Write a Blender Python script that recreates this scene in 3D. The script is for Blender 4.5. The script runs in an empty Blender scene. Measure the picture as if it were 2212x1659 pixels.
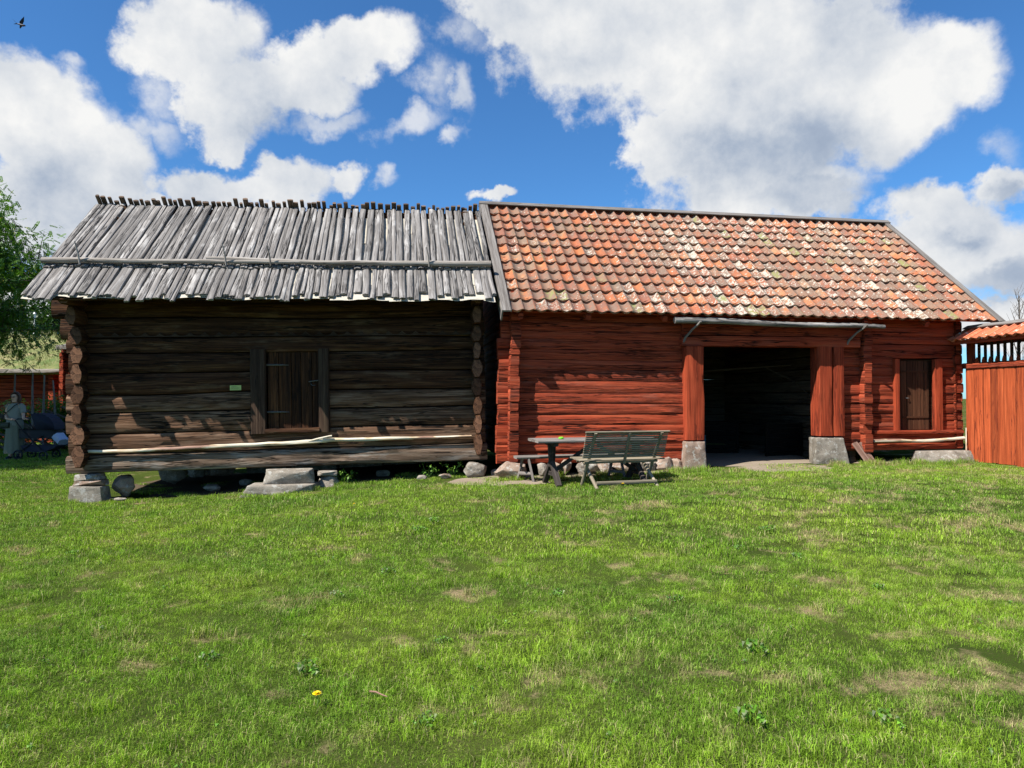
import bpy, bmesh, math, random
import numpy as np
from mathutils import Vector, Matrix, noise
R = math.radians
random.seed(7)
rnd = random.random
def U(a, b): return a + (b - a) * random.random()
S = bpy.context.scene
COL = S.collection

# ------------------------------------------------------------------ camera
H = 1.55
cam_d = bpy.data.cameras.new('camera')
cam_d.sensor_width = 36.0
cam_d.lens = 36.0 * 1493 / 2212
cam_d.clip_start = 0.05
cam_d.clip_end = 3000
cam = bpy.data.objects.new('camera', cam_d)
COL.objects.link(cam)
cam.location = (0, 0, H)
cam.rotation_euler = (R(90) + math.atan(30.5 / 1493), 0, 0)
S.camera = cam
S.view_settings.view_transform = 'Standard'
S.view_settings.look = 'None'
S.view_settings.exposure = 0.93
S.view_settings.gamma = 1.0

# ------------------------------------------------------------------ sun and sky
SUN_EL, SUN_AZ = R(51), R(-143.0)          # azimuth of the sun as seen from the scene (x = cos, y = sin)
sdir = Vector((math.cos(SUN_EL) * math.cos(SUN_AZ), math.cos(SUN_EL) * math.sin(SUN_AZ), math.sin(SUN_EL)))
sl = bpy.data.lights.new('sun', 'SUN')
sl.energy = 5.0
sl.angle = R(0.5)
sl.color = (1.0, 0.955, 0.89)
so = bpy.data.objects.new('sun', sl)
COL.objects.link(so)
so.rotation_euler = sdir.to_track_quat('Z', 'Y').to_euler()

class NT:
    """small helper for node trees"""
    def __init__(s, tree):
        s.t = tree; s.n = tree.nodes; s.l = tree.links
    def set(s, sock, v):
        if v is None: return
        if hasattr(v, 'is_linked') or isinstance(v, bpy.types.NodeSocket): s.l.new(v, sock)
        else:
            if isinstance(v, (tuple, list)) and len(v) == 3 and sock.type == 'RGBA': v = (*v, 1)
            sock.default_value = v
    def m(s, op, a=None, b=None, c=None, clamp=False):
        n = s.n.new('ShaderNodeMath'); n.operation = op; n.use_clamp = clamp
        for i, v in enumerate((a, b, c)): s.set(n.inputs[i], v)
        return n.outputs[0]
    def vm(s, op, a=None, b=None, out=0):
        n = s.n.new('ShaderNodeVectorMath'); n.operation = op
        s.set(n.inputs[0], a)
        if b is not None: s.set(n.inputs[1], b)
        return n.outputs[out]
    def noise(s, vec, scale=5, detail=3, rough=.5, dist=0, out='Fac', dim='3D'):
        n = s.n.new('ShaderNodeTexNoise'); n.noise_dimensions = dim
        s.set(n.inputs['Vector'], vec)
        for k, v in (('Scale', scale), ('Detail', detail), ('Roughness', rough), ('Distortion', dist)): s.set(n.inputs[k], v)
        return n.outputs[out]
    def voro(s, vec, scale=5, out='Distance', feature='F1'):
        n = s.n.new('ShaderNodeTexVoronoi'); n.feature = feature
        s.set(n.inputs['Vector'], vec); s.set(n.inputs['Scale'], scale)
        return n.outputs[out]
    def ss(s, v, a, b, lo=0., hi=1.):
        n = s.n.new('ShaderNodeMapRange'); n.interpolation_type = 'SMOOTHSTEP'
        for k, q in ((0, v), (1, a), (2, b), (3, lo), (4, hi)): s.set(n.inputs[k], q)
        return n.outputs[0]
    def mix(s, f, a, b, blend='MIX'):
        n = s.n.new('ShaderNodeMix'); n.data_type = 'RGBA'; n.blend_type = blend
        s.set(n.inputs[0], f); s.set(n.inputs[6], a); s.set(n.inputs[7], b)
        return n.outputs[2]
    def ramp(s, f, pts, interp='LINEAR'):
        n = s.n.new('ShaderNodeValToRGB'); n.color_ramp.interpolation = interp
        e = n.color_ramp.elements
        while len(e) < len(pts): e.new(.5)
        for q, (p, c) in zip(e, pts):
            q.position = p; q.color = (*c, 1)
        s.set(n.inputs[0], f)
        return n.outputs[0]
    def comb(s, x, y, z):
        n = s.n.new('ShaderNodeCombineXYZ')
        for i, v in enumerate((x, y, z)): s.set(n.inputs[i], v)
        return n.outputs[0]
    def sep(s, v):
        n = s.n.new('ShaderNodeSeparateXYZ'); s.set(n.inputs[0], v)
        return n.outputs
    def mapping(s, vec, loc=(0, 0, 0), rot=(0, 0, 0), scale=(1, 1, 1), typ='POINT'):
        n = s.n.new('ShaderNodeMapping'); n.vector_type = typ
        s.set(n.inputs['Vector'], vec); n.inputs['Location'].default_value = loc
        n.inputs['Rotation'].default_value = rot; n.inputs['Scale'].default_value = scale
        return n.outputs[0]

W = bpy.data.worlds.new('World')
S.world = W
W.use_nodes = True
q = NT(W.node_tree); q.n.clear()
sky = q.n.new('ShaderNodeTexSky')
sky.sky_type = 'NISHITA'; sky.sun_disc = False
sky.sun_elevation = SUN_EL
sky.sun_rotation = math.atan2(sdir.x, sdir.y)
sky.ozone_density = 3.0
sky.dust_density = 0.3
sky.altitude = 300
D = q.n.new('ShaderNodeTexCoord').outputs['Generated']
x, y, z = q.sep(D)
yc = q.m('MAXIMUM', y, .15)
P = q.comb(q.m('DIVIDE', x, yc), q.m('DIVIDE', z, yc), 0.)
# clouds hang in the sky at fixed directions (ratios x/y, z/y of the world direction)
n1 = q.noise(D, 3.2, 9, .6, .35, 'Color')
warp = q.vm('MULTIPLY', q.vm('SUBTRACT', q.noise(D, 5.0, 6, .62, 0, 'Color'), (.5, .5, .5)), (.17, .17, 0))
warp2 = q.vm('MULTIPLY', q.vm('SUBTRACT', q.noise(D, 22.0, 5, .6, 0, 'Color'), (.5, .5, .5)), (.05, .05, 0))
PW = q.vm('ADD', q.vm('ADD', P, warp), warp2)
def ell(lst, vec):
    acc = None
    for (cx, cy, rx, ry, rot, w) in lst:
        c = ((cx - 1106) / 1493, (860 - cy) / 1493)
        v = q.vm('SUBTRACT', vec, (c[0], c[1], 0))
        v = q.mapping(v, rot=(0, 0, R(rot)), scale=(1, 1, 1), typ='TEXTURE') if rot else v
        v = q.vm('MULTIPLY', v, (1493 / rx, 1493 / ry, 0))
        d = q.vm('LENGTH', v, out=1)
        e = q.m('MULTIPLY_ADD', d, -w, w)
        acc = e if acc is None else q.m('SMOOTH_MAX', acc, e, .12)
    return acc
clouds = ell([
    (1480, 90, 420, 190, 0, 1.3), (1820, 170, 340, 200, 8, 1.3), (1180, 40, 230, 110, -25, 1.2), (1610, 300, 250, 120, 0, 1.2),
    (1415, 310, 75, 100, 0, .9), (1640, 400, 240, 75, 0, 1.1), (2060, 130, 130, 120, 0, 1.1), (1960, 250, 150, 80, 25, 1.),
    (1740, 440, 130, 45, 0, 1.),
    (420, 70, 160, 110, 0, 1.2), (490, 210, 140, 120, 0, 1.2), (730, 100, 175, 95, 12, 1.2), (620, 190, 130, 80, 0, 1.1), (470, 300, 60, 35, 0, .9),
    (60, 240, 190, 140, -20, 1.3), (190, 310, 140, 90, -25, 1.1), (120, 430, 200, 130, 0, 1.4),
    (400, 400, 130, 55, 0, 1.), (560, 410, 170, 60, 0, 1.1), (745, 400, 48, 50, 0, .9),
    (2040, 480, 160, 60, 0, 1.1), (2190, 560, 120, 80, 0, 1.2), (2180, 420, 90, 45, 20, .9), (2190, 690, 200, 60, 0, 1.1), (2090, 545, 230, 95, 5, 1.1), (330, 470, 200, 60, 0, 1.),
    (1060, 430, 50, 22, 0, .8), (100, 640, 260, 70, 0, .8)], PW)
wisps = ell([(690, 275, 85, 30, 10, 1.), (880, 275, 100, 40, 15, 1.), (990, 210, 35, 75, 15, 1.), (985, 305, 40, 30, 0, 1.),
             (835, 400, 40, 30, -20, 1.), (300, 270, 80, 40, -30, 1.), (130, 120, 60, 25, -30, .9), (1000, 70, 80, 60, -40, .8), (930, 180, 60, 90, 20, .6), (330, 190, 60, 80, 0, .6), (2180, 320, 60, 60, 0, .6)], PW)
front = q.ss(y, .12, .35)
rest = q.m('MULTIPLY_ADD', q.noise(D, 2.3, 5, .6), 3.2, -1.85)
fb = q.m('SUBTRACT', q.noise(D, 11, 11, .66), .5)
core = q.m('ADD', q.m('MULTIPLY', clouds, front), q.m('MULTIPLY', rest, q.m('SUBTRACT', 1., front)))
dens = q.m('MULTIPLY_ADD', fb, 1.35, core)
a1 = q.ss(dens, -.12, .32)
a2 = q.m('MULTIPLY', q.ss(q.m('MULTIPLY_ADD', fb, 2.2, wisps), -.1, .9), q.m('MULTIPLY', front, .72))
alpha = q.m('MAXIMUM', a1, a2)
greyb = ell([(1690, 340, 260, 110, 8, 1.), (1760, 430, 190, 60, 0, 1.5), (160, 420, 170, 130, 0, 1.3), (150, 560, 210, 60, 0, 1.4), (1250, 130, 260, 60, 0, .5),
             (540, 280, 110, 70, 0, .5), (2160, 610, 130, 55, 10, 1.5), (1560, 160, 200, 70, 0, .35), (560, 160, 60, 70, 0, .25), (1960, 430, 100, 40, 10, .8), (2190, 440, 60, 40, 0, 1.1), (2080, 520, 110, 25, 0, .6)], PW)
gm = q.ss(q.m('MULTIPLY_ADD', fb, .7, greyb), -.15, .75)
pu = q.m('SUBTRACT', q.noise(q.vm('ADD', D, (0, 0, .03)), 6.5, 10, .60, .0), .5)
shade = q.m('ADD', q.m('MULTIPLY_ADD', pu, 1.8, .84), q.m('MULTIPLY', gm, -.30), clamp=True)
ccol = q.ramp(shade, [(0., (.27, .35, .50)), (.35, (.43, .51, .64)), (.62, (.70, .745, .81)), (1., (1.0, 1.0, .99))])
skyc = q.mix(1., sky.outputs[0], (.64, 1.20, 1.66), 'MULTIPLY')
hs = q.n.new('ShaderNodeHueSaturation'); hs.inputs['Saturation'].default_value = 1.0; q.l.new(skyc, hs.inputs['Color'])
SKY_STR, CL = .051, 9.6
col = q.mix(alpha, hs.outputs[0], q.vm('SCALE', ccol))
sc = q.n[-1]
for n_ in q.n:
    if n_.type == 'VECT_MATH' and n_.operation == 'SCALE': n_.inputs[3].default_value = CL
bg = q.n.new('ShaderNodeBackground'); q.l.new(col, bg.inputs[0]); bg.inputs[1].default_value = SKY_STR
ow = q.n.new('ShaderNodeOutputWorld'); q.l.new(bg.outputs[0], ow.inputs[0])

# ------------------------------------------------------------------ object helpers
def tag(o, label=None, cat=None, group=None, kind=None):
    if label: o['label'] = label
    if cat: o['category'] = cat
    if group: o['group'] = group
    if kind: o['kind'] = kind
    return o
def thing(name, label, cat, mat=None, group=None, loc=None, rz=0):
    o = bpy.data.objects.new(name, None); o.empty_display_size = .2
    COL.objects.link(o)
    if mat is not None: o.matrix_world = mat
    if loc is not None: o.matrix_world = Matrix.Translation(loc) @ Matrix.Rotation(rz, 4, 'Z')
    return tag(o, label, cat, group)

class MB:
    """collects vertices, faces and UVs of ONE mesh object"""
    def __init__(s): s.v = []; s.f = []; s.uv = []; s.mi = []
    def poly(s, pts, uvs=None, mi=0):
        b = len(s.v); s.v += [tuple(p) for p in pts]; s.f.append(tuple(range(b, b + len(pts))))
        s.uv += uvs or [(p[0], p[2]) for p in pts]; s.mi.append(mi)
    def loft(s, rings, us, vo=0., cap=True, mi=0, closed=True, capmi=None, dome=0.):
        """rings: list of equal-length point loops; us: u (metres) per ring"""
        n = len(rings[0]); b = len(s.v)
        for r in rings: s.v += [tuple(p) for p in r]
        vs = [0.]
        r0 = rings[len(rings) // 2]
        for i in range(n): vs.append(vs[-1] + (Vector(r0[(i + 1) % n]) - Vector(r0[i])).length)
        for k in range(len(rings) - 1):
            for i in range(n if closed else n - 1):
                j = (i + 1) % n
                s.f.append((b + k * n + i, b + k * n + j, b + (k + 1) * n + j, b + (k + 1) * n + i))
                s.uv += [(us[k], vs[i] + vo), (us[k], vs[i + 1] + vo), (us[k + 1], vs[i + 1] + vo), (us[k + 1], vs[i] + vo)]
                s.mi.append(mi)
        if cap and closed:
            cm = mi if capmi is None else capmi
            for k, rev in ((0, True), (len(rings) - 1, False)):
                idx = [b + k * n + i for i in range(n)]
                c = sum((Vector(p) for p in rings[k]), Vector()) / n
                if dome:
                    d = (Vector(sum((Vector(p) for p in rings[1 if rev else -2]), Vector()) / n) - c)
                    if d.length: c -= d.normalized() * dome
                ci = len(s.v); s.v.append(tuple(c))
                for i in range(n):
                    a_, b_ = idx[i], idx[(i + 1) % n]
                    t = (ci, b_, a_) if rev else (ci, a_, b_)
                    s.f.append(t); s.mi.append(cm)
                    for q_ in t:
                        p = Vector(s.v[q_]) - c
                        s.uv.append((p.x + p.y + vo, p.z + vo * .7) if mi == cm else (p.x + p.y, p.z))
    def beam(s, p0, p1, w, h, seg=.12, rough=.004, up=(0, 0, 1), exp=4., n=12, taper=1., bow=0., fr=3., mi=0, dome=0., endj=0., capmi=None):
        """a hewn / round timber: super-elliptic section w (side) x h (up), surface noise, optional bow"""
        p0, p1 = Vector(p0), Vector(p1); L = (p1 - p0).length; d = (p1 - p0) / L
        up = Vector(up); side = d.cross(up).normalized(); upv = side.cross(d).normalized()
        k = max(2, int(L / seg) + 1); so_ = U(0, 100); rings = []; us = []
        bx, by = U(-1, 1) * bow, U(-1, 1) * bow
        for i in range(k):
            t = i / (k - 1); c = p0 + d * L * t
            sc_ = 1 + (taper - 1) * t
            c = c + side * bx * math.sin(math.pi * t) + upv * by * math.sin(math.pi * t)
            ring = []
            for j in range(n):
                a = 2 * math.pi * (j + .5) / n
                ca, sa = math.cos(a), math.sin(a)
                r = (abs(ca) ** exp + abs(sa) ** exp) ** (-1 / exp)
                nz = noise.noise(Vector((t * L * fr, ca * 2.2 + so_, sa * 2.2))) + .6 * noise.noise(Vector((t * L * fr * 2.6, ca * 5 + so_, sa * 5)))
                ring.append(c + side * (ca * r * w / 2 * sc_ + ca * nz * rough * 1.6) + upv * (sa * r * h / 2 * sc_ + sa * nz * rough * 1.6))
            if endj and i in (0, k - 1):
                ring = [p + d * U(-endj, endj) for p in ring]
            rings.append(ring); us.append(t * L + so_)
        s.loft(rings, us, vo=U(0, 50), mi=mi, dome=dome, capmi=capmi)
    def box(s, c, d, rot=None, mi=0):
        c = Vector(c); x_, y_, z_ = d[0] / 2, d[1] / 2, d[2] / 2
        M = rot or Matrix.Identity(3)
        P_ = [c + M @ Vector((sx * x_, sy * y_, sz * z_)) for sz in (-1, 1) for sx, sy in ((-1, -1), (1, -1), (1, 1), (-1, 1))]
        o = U(0, 30)
        for f, a, b in (((3, 2, 1, 0), 0, 1), ((4, 5, 6, 7), 0, 1), ((0, 1, 5, 4), 0, 2), ((2, 3, 7, 6), 0, 2), ((1, 2, 6, 5), 1, 2), ((3, 0, 4, 7), 1, 2)):
            bb = len(s.v)
            loc = [Vector((sx * x_, sy * y_, sz * z_)) for sz in (-1, 1) for sx, sy in ((-1, -1), (1, -1), (1, 1), (-1, 1))]
            s.v += [tuple(P_[i]) for i in f]; s.f.append((bb, bb + 1, bb + 2, bb + 3)); s.mi.append(mi)
            s.uv += [(loc[i][a] + o, loc[i][b] + o) for i in f]
    def tube(s, pts, rad, n=8, mi=0, rough=0.):
        pts = [Vector(p) for p in pts]; rings = []; us = [0.]
        if not isinstance(rad, (list, tuple)): rad = [rad] * len(pts)
        so_ = U(0, 100); up = Vector((.13, .21, .97))
        for i, p in enumerate(pts):
            d = (pts[min(i + 1, len(pts) - 1)] - pts[max(i - 1, 0)]).normalized()
            if i: us.append(us[-1] + (p - pts[i - 1]).length)
            sd = d.cross(up)
            if sd.length < .05: sd = d.cross(Vector((1, 0, 0)))
            sd.normalize(); u2 = sd.cross(d)
            rings.append([p + (sd * math.cos(a) + u2 * math.sin(a)) * (rad[i] * (1 + rough * noise.noise(Vector((us[-1] * 6, math.cos(a) * 2 + so_, math.sin(a) * 2))))) for a in [2 * math.pi * j / n for j in range(n)]])
        s.loft(rings, us, vo=U(0, 20), mi=mi)
    def build(s, name, mats, parent=None, sharp=40, smooth=True):
        me = bpy.data.meshes.new(name)
        me.from_pydata(s.v, [], s.f)
        uv = me.uv_layers.new(name='UVMap')
        uv.data.foreach_set('uv', np.array(s.uv, dtype=np.float32).ravel())
        if not isinstance(mats, (list, tuple)): mats = [mats]
        for m_ in mats: me.materials.append(m_)
        me.polygons.foreach_set('material_index', np.array(s.mi, dtype=np.int32))
        if smooth:
            me.polygons.foreach_set('use_smooth', np.ones(len(me.polygons), dtype=bool))
            me.set_sharp_from_angle(angle=R(sharp))
        me.update()
        o = bpy.data.objects.new(name, me); COL.objects.link(o)
        if parent: o.parent = parent
        return o

# ------------------------------------------------------------------ materials
def newmat(name):
    m_ = bpy.data.materials.new(name); m_.use_nodes = True
    t = NT(m_.node_tree); t.n.clear()
    b = t.n.new('ShaderNodeBsdfPrincipled'); o = t.n.new('ShaderNodeOutputMaterial')
    t.l.new(b.outputs[0], o.inputs[0])
    t.b = b; t.o = o; t.mat = m_
    return t
def bump(t, h, strength=.5, dist=.01):
    n = t.n.new('ShaderNodeBump'); n.inputs['Strength'].default_value = strength; n.inputs['Distance'].default_value = dist
    t.l.new(h, n.inputs['Height']); t.l.new(n.outputs[0], t.b.inputs['Normal'])
def wood(name, cols, crackc, crack=.5, bst=.8, dist=.012, rough=.85, isl=.35, spec=.15, mottle=None, knots=True, fine=70., crs=1., dk=.46):
    """weathered timber, grain along UV u"""
    t = newmat(name)
    uv = t.n.new('ShaderNodeUVMap').outputs[0]
    g = t.n.new('ShaderNodeNewGeometry'); ri = g.outputs['Random Per Island']
    wv = t.vm('ADD', uv, t.vm('MULTIPLY', t.vm('SUBTRACT', t.noise(uv, 2.2, 2, .5, 0, 'Color'), (.5, .5, .5)), (0, .028, 0)))
    fineg = t.noise(t.mapping(wv, scale=(1.1, fine, 1)), 1, 5, .7)
    mid = t.noise(t.mapping(wv, scale=(.7, 15, 1)), 1, 5, .68)
    crn = t.noise(t.mapping(wv, scale=(.8, 16 * crs, 1)), 1, 3, .55)
    cr = t.ss(t.m('ABSOLUTE', t.m('SUBTRACT', crn, .5)), .004, .024, 1., 0.)
    crb = t.noise(t.mapping(t.vm('ADD', wv, (9.1, 4.7, 0)), scale=(.45, 9 * crs, 1)), 1, 2, .5)
    cr = t.m('MAXIMUM', cr, t.ss(t.m('ABSOLUTE', t.m('SUBTRACT', crb, .47)), .003, .014, 1., 0.))
    sel = t.ss(t.noise(t.mapping(uv, scale=(.5, 3.1, 1)), 1, 2), .42, .6)
    cr = t.m('MULTIPLY', t.m('MULTIPLY', cr, sel), crack)
    c = t.ramp(mid, [(.33, cols[0]), (.5, cols[1]), (.67, cols[2])])
    c = t.mix(t.ss(fineg, .35, .7), t.mix(1., c, (dk, dk * .94, dk * .9), 'MULTIPLY'), c)
    if mottle:
        mo = t.ss(t.noise(t.mapping(uv, scale=(1.2, 5, 1)), 1, 4, .65), .52, .68)
        c = t.mix(t.m('MULTIPLY', mo, mottle[1]), c, mottle[0])
    v = t.m('MULTIPLY_ADD', ri, isl * 2, 1 - isl)
    c = t.mix(1., c, t.comb(v, v, v), 'MULTIPLY')
    if knots:
        kn = t.ss(t.voro(t.mapping(uv, scale=(1.7, 5.5, 1)), 1), .05, .11, 1., 0.)
        c = t.mix(t.m('MULTIPLY', kn, .55), c, crackc)
    c = t.mix(cr, c, crackc)
    t.l.new(c, t.b.inputs['Base Color'])
    t.b.inputs['Roughness'].default_value = rough
    t.b.inputs['Specular IOR Level'].default_value = spec
    h = t.m('ADD', t.m('MULTIPLY', fineg, .28), t.m('MULTIPLY', mid, .55))
    h = t.m('SUBTRACT', h, t.m('MULTIPLY', cr, 1.2))
    bump(t, h, bst, dist)
    return t.mat
def endgrain(name, c1, c2, dark):
    t = newmat(name)
    uv = t.n.new('ShaderNodeUVMap').outputs[0]
    r = t.vm('LENGTH', t.vm('ADD', t.mapping(uv, scale=(1, 1, 1)), t.vm('MULTIPLY', t.noise(uv, 9, 3, .5, 0, 'Color'), (.02, .02, 0))), out=1)
    rings = t.m('SINE', t.m('MULTIPLY', r, 520))
    rad = t.noise(t.mapping(uv, scale=(14, 14, 14)), 1, 5, .7)
    crk = t.ss(t.m('ABSOLUTE', t.m('SUBTRACT', t.noise(uv, 7, 3, .6), .5)), 0, .025, 1., 0.)
    c = t.mix(t.ss(rad, .35, .65), c1, c2)
    c = t.mix(t.m('MULTIPLY', crk, .6), c, dark)
    ri = t.n.new('ShaderNodeNewGeometry').outputs['Random Per Island']
    v = t.m('MULTIPLY_ADD', ri, .9, .55); c = t.mix(1., c, t.comb(v, v, v), 'MULTIPLY')
    t.l.new(c, t.b.inputs['Base Color']); t.b.inputs['Roughness'].default_value = .95
    t.b.inputs['Specular IOR Level'].default_value = .1
    bump(t, t.m('SUBTRACT', t.m('MULTIPLY_ADD', rings, .03, rad), t.m('MULTIPLY', crk, .5)), .8, .012)
    return t.mat
def plain(name, c, rough=.6, nz=.15, scale=30, bst=.2, spec=.3, metal=0., dist=.004):
    t = newmat(name)
    co = t.n.new('ShaderNodeTexCoord').outputs['Object']
    n = t.noise(co, scale, 4, .6)
    v = t.m('MULTIPLY_ADD', n, nz * 2, 1 - nz)
    t.l.new(t.mix(1., c, t.comb(v, v, v), 'MULTIPLY'), t.b.inputs['Base Color'])
    t.b.inputs['Roughness'].default_value = rough; t.b.inputs['Specular IOR Level'].default_value = spec
    t.b.inputs['Metallic'].default_value = metal
    bump(t, n, bst, dist)
    return t.mat

M = {}
M['log_low_lit'] = wood('weathered_sunlit_low_log', [(.06, .029, .015), (.165, .088, .048), (.33, .205, .13)], (.010, .007, .005), 1., 1., .016, isl=.2, mottle=((.36, .27, .19), .2))  # lower logs: grey weathering, plus sunlight lightened into the colour
M['log'] = wood('weathered_shaded_brown_log', [(.028, .012, .006), (.078, .033, .015), (.17, .083, .036)], (.008, .006, .004), .95, .9, .014, isl=.3, mottle=((.20, .13, .075), .35))  # upper logs: protected brown, with the eave shade darkened into the colour
M['sill'] = wood('grey_sill_log', [(.11, .068, .042), (.26, .18, .125), (.43, .335, .25)], (.012, .009, .006), 1., .95, .016, isl=.1, mottle=((.36, .33, .29), .6))
M['log_end'] = endgrain('log_end_grain', (.17, .085, .048), (.085, .045, .028), (.015, .01, .007))
M['door_old'] = wood('old_door_board', [(.035, .018, .010), (.085, .036, .016), (.20, .08, .03)], (.006, .004, .003), .8, .6, .008, isl=.5)
M['frame_old'] = wood('old_frame', [(.045, .027, .018), (.07, .042, .027), (.12, .08, .05)], (.006, .004, .003), .8, .7, .01, isl=.2)
M['board'] = wood('silver_grey_board', [(.155, .145, .133), (.275, .26, .243), (.385, .367, .343)], (.03, .028, .026), .9, 1., .014, isl=.2, mottle=((.47, .45, .42), .6), crs=1.3)
M['stub'] = wood('brown_board_end', [(.10, .065, .045), (.17, .115, .08), (.25, .20, .16)], (.02, .014, .01), .8, .9, .012, isl=.4)
M['shingle'] = wood('weathered_shingle', [(.20, .11, .08), (.33, .2, .15), (.46, .34, .28)], (.03, .02, .015), .9, .9, .01, isl=.2)
M['bark'] = plain('birch_bark', (.44, .40, .32), .7, .25, 14, .5, .2)
M['pole'] = wood('grey_pole', [(.25, .22, .19), (.36, .33, .29), (.46, .43, .39)], (.05, .04, .03), .7, .6, .006, isl=.12)
M['peeled'] = None
M['red'] = wood('red_ochre_log', [(.23, .036, .016), (.40, .066, .026), (.48, .102, .042)], (.03, .008, .005), 1., 1., .016, isl=.16, mottle=((.25, .06, .035), .55), crs=1.25, dk=.60)
M['redrough'] = wood('red_ochre_rough_log', [(.17, .034, .018), (.39, .068, .028), (.49, .108, .048)], (.02, .007, .005), 1., 1., .026, isl=.16, mottle=((.20, .07, .045), .5), crs=2.2, dk=.56)
M['redpost'] = wood('red_ochre_post', [(.31, .046, .018), (.42, .068, .026), (.49, .092, .036)], (.10, .018, .01), .75, .9, .012, isl=.08, knots=False)
M['redplank'] = wood('red_ochre_plank', [(.40, .078, .026), (.49, .10, .032), (.57, .13, .045)], (.14, .025, .012), 1., .5, .008, isl=.26)
M['rawlog'] = wood('unpainted_inside_log', [(.08, .065, .048), (.14, .115, .085), (.20, .165, .125)], (.008, .007, .005), .8, .8, .012, isl=.2)
M['darkdoor'] = wood('dark_brown_door_board', [(.06, .025, .013), (.11, .045, .022), (.16, .07, .034)], (.02, .01, .006), .6, .5, .006, isl=.25)
M['barge'] = wood('grey_bargeboard', [(.17, .155, .14), (.25, .23, .21), (.33, .31, .285)], (.04, .035, .03), .6, .6, .006, isl=.12)
M['bench'] = wood('grey_green_bench_wood', [(.22, .18, .125), (.32, .275, .195), (.43, .38, .285)], (.06, .055, .045), .5, .5, .004, isl=.14, fine=120.)
M['tabledark'] = wood('dark_table_wood', [(.045, .036, .032), (.075, .062, .055), (.11, .095, .085)], (.02, .016, .014), .6, .5, .005, isl=.2)
M['tabletop'] = wood('weathered_table_top', [(.20, .175, .155), (.29, .26, .235), (.38, .35, .32)], (.06, .05, .045), .6, .5, .005, isl=.1)
M['iron'] = plain('old_iron', (.16, .155, .15), .55, .3, 40, .3, .4, .6)
M['soil'] = None

def mk_peeled():
    t = newmat('peeled_birch_pole')
    uv = t.n.new('ShaderNodeUVMap').outputs[0]
    n = t.noise(t.mapping(uv, scale=(1.6, 2.2, 1)), 1, 3, .5)
    f = t.noise(t.mapping(uv, scale=(5, 50, 1)), 1, 4, .6)
    c = t.ramp(n, [(.3, (.56, .46, .30)), (.48, (.60, .55, .44)), (.55, (.50, .38, .23)), (.60, (.24, .13, .09)), (.7, (.32, .19, .13))])
    c = t.mix(t.m('MULTIPLY', t.ss(f, .5, .7), .35), c, (.25, .17, .10))
    t.l.new(c, t.b.inputs['Base Color']); t.b.inputs['Roughness'].default_value = .7
    bump(t, f, .5, .005)
    return t.mat
M['peeled'] = mk_peeled()

def mk_tile():
    t = newmat('lichened_clay_tile')
    g = t.n.new('ShaderNodeNewGeometry'); ri = g.outputs['Random Per Island']
    co = t.n.new('ShaderNodeTexCoord').outputs['Object']
    off = t.vm('MULTIPLY', t.comb(ri, ri, ri), (37, 61, 17))
    cv = t.vm('ADD', co, off)
    r2 = t.m('FRACT', t.m('MULTIPLY', ri, 17.37))
    r3 = t.m('FRACT', t.m('MULTIPLY', ri, 51.7))
    bi = t.m('ADD', t.m('MULTIPLY', ri, .55), t.m('MULTIPLY', t.ss(t.noise(co, 1.1, 4, .6), .3, .7), .42))
    base = t.ramp(bi, [(0., (.39, .135, .055)), (.18, (.33, .11, .05)), (.30, (.30, .10, .055)), (.42, (.20, .095, .068)), (.52, (.27, .105, .06)), (.62, (.34, .115, .05)), (.72, (.41, .145, .06)), (.80, (.38, .20, .10)), (.88, (.25, .14, .095)), (.97, (.13, .10, .085))], 'LINEAR')
    weather = t.noise(cv, 9, 5, .65)
    gry = t.noise(co, .55, 2, .5)
    k = t.ss(t.m('ADD', weather, t.m('MULTIPLY_ADD', r2, .34, t.m('MULTIPLY', gry, .3))), .62, .96)
    c = t.mix(t.m('MULTIPLY', k, .8), base, (.17, .13, .098))
    c = t.mix(t.m('MULTIPLY', t.ss(t.noise(cv, 35, 4, .6), .5, .75), .4), c, (.12, .075, .055))
    # pale crusty lichen, thicker towards the middle of the roof slope
    xx, yy, zz = t.sep(co)
    reg = t.m('ADD', t.ss(xx, .8, 4.5, -.01, .11), t.m('MULTIPLY', t.ss(xx, 7.6, 9.4), -.07))
    rg2 = t.m('MULTIPLY_ADD', t.noise(co, .9, 3, .5), .5, -.25)
    li = t.noise(cv, 20, 4, .6, .6)
    th = t.m('SUBTRACT', t.m('SUBTRACT', .685, t.m('MULTIPLY', t.m('POWER', r3, 2.2), .15)), t.m('ADD', t.m('MULTIPLY', reg, .7), t.m('MULTIPLY', rg2, .42)))
    sp = t.ss(t.m('SUBTRACT', li, th), 0., .035)
    dots = t.ss(t.voro(cv, 26), .10, .17, 1., 0.)
    dots = t.m('MULTIPLY', dots, t.ss(t.m('ADD', t.noise(cv, 6, 2), reg), .44, .56))
    sp = t.m('MAXIMUM', sp, dots)
    lc = t.mix(t.noise(cv, 60, 2), (.30, .265, .21), (.50, .475, .40))
    c = t.mix(t.m('MULTIPLY', sp, .92), c, lc)
    moss = t.m('MULTIPLY', t.ss(r2, .955, .965), t.ss(t.noise(cv, 12, 3), .42, .6))
    c = t.mix(t.m('MULTIPLY', moss, .8), c, (.20, .205, .075))
    t.l.new(c, t.b.inputs['Base Color']); t.b.inputs['Roughness'].default_value = .88
    t.b.inputs['Specular IOR Level'].default_value = .15
    bump(t, t.m('ADD', t.m('MULTIPLY', sp, .5), t.noise(cv, 60, 3)), .5, .004)
    return t.mat
M['tile'] = mk_tile()
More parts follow.
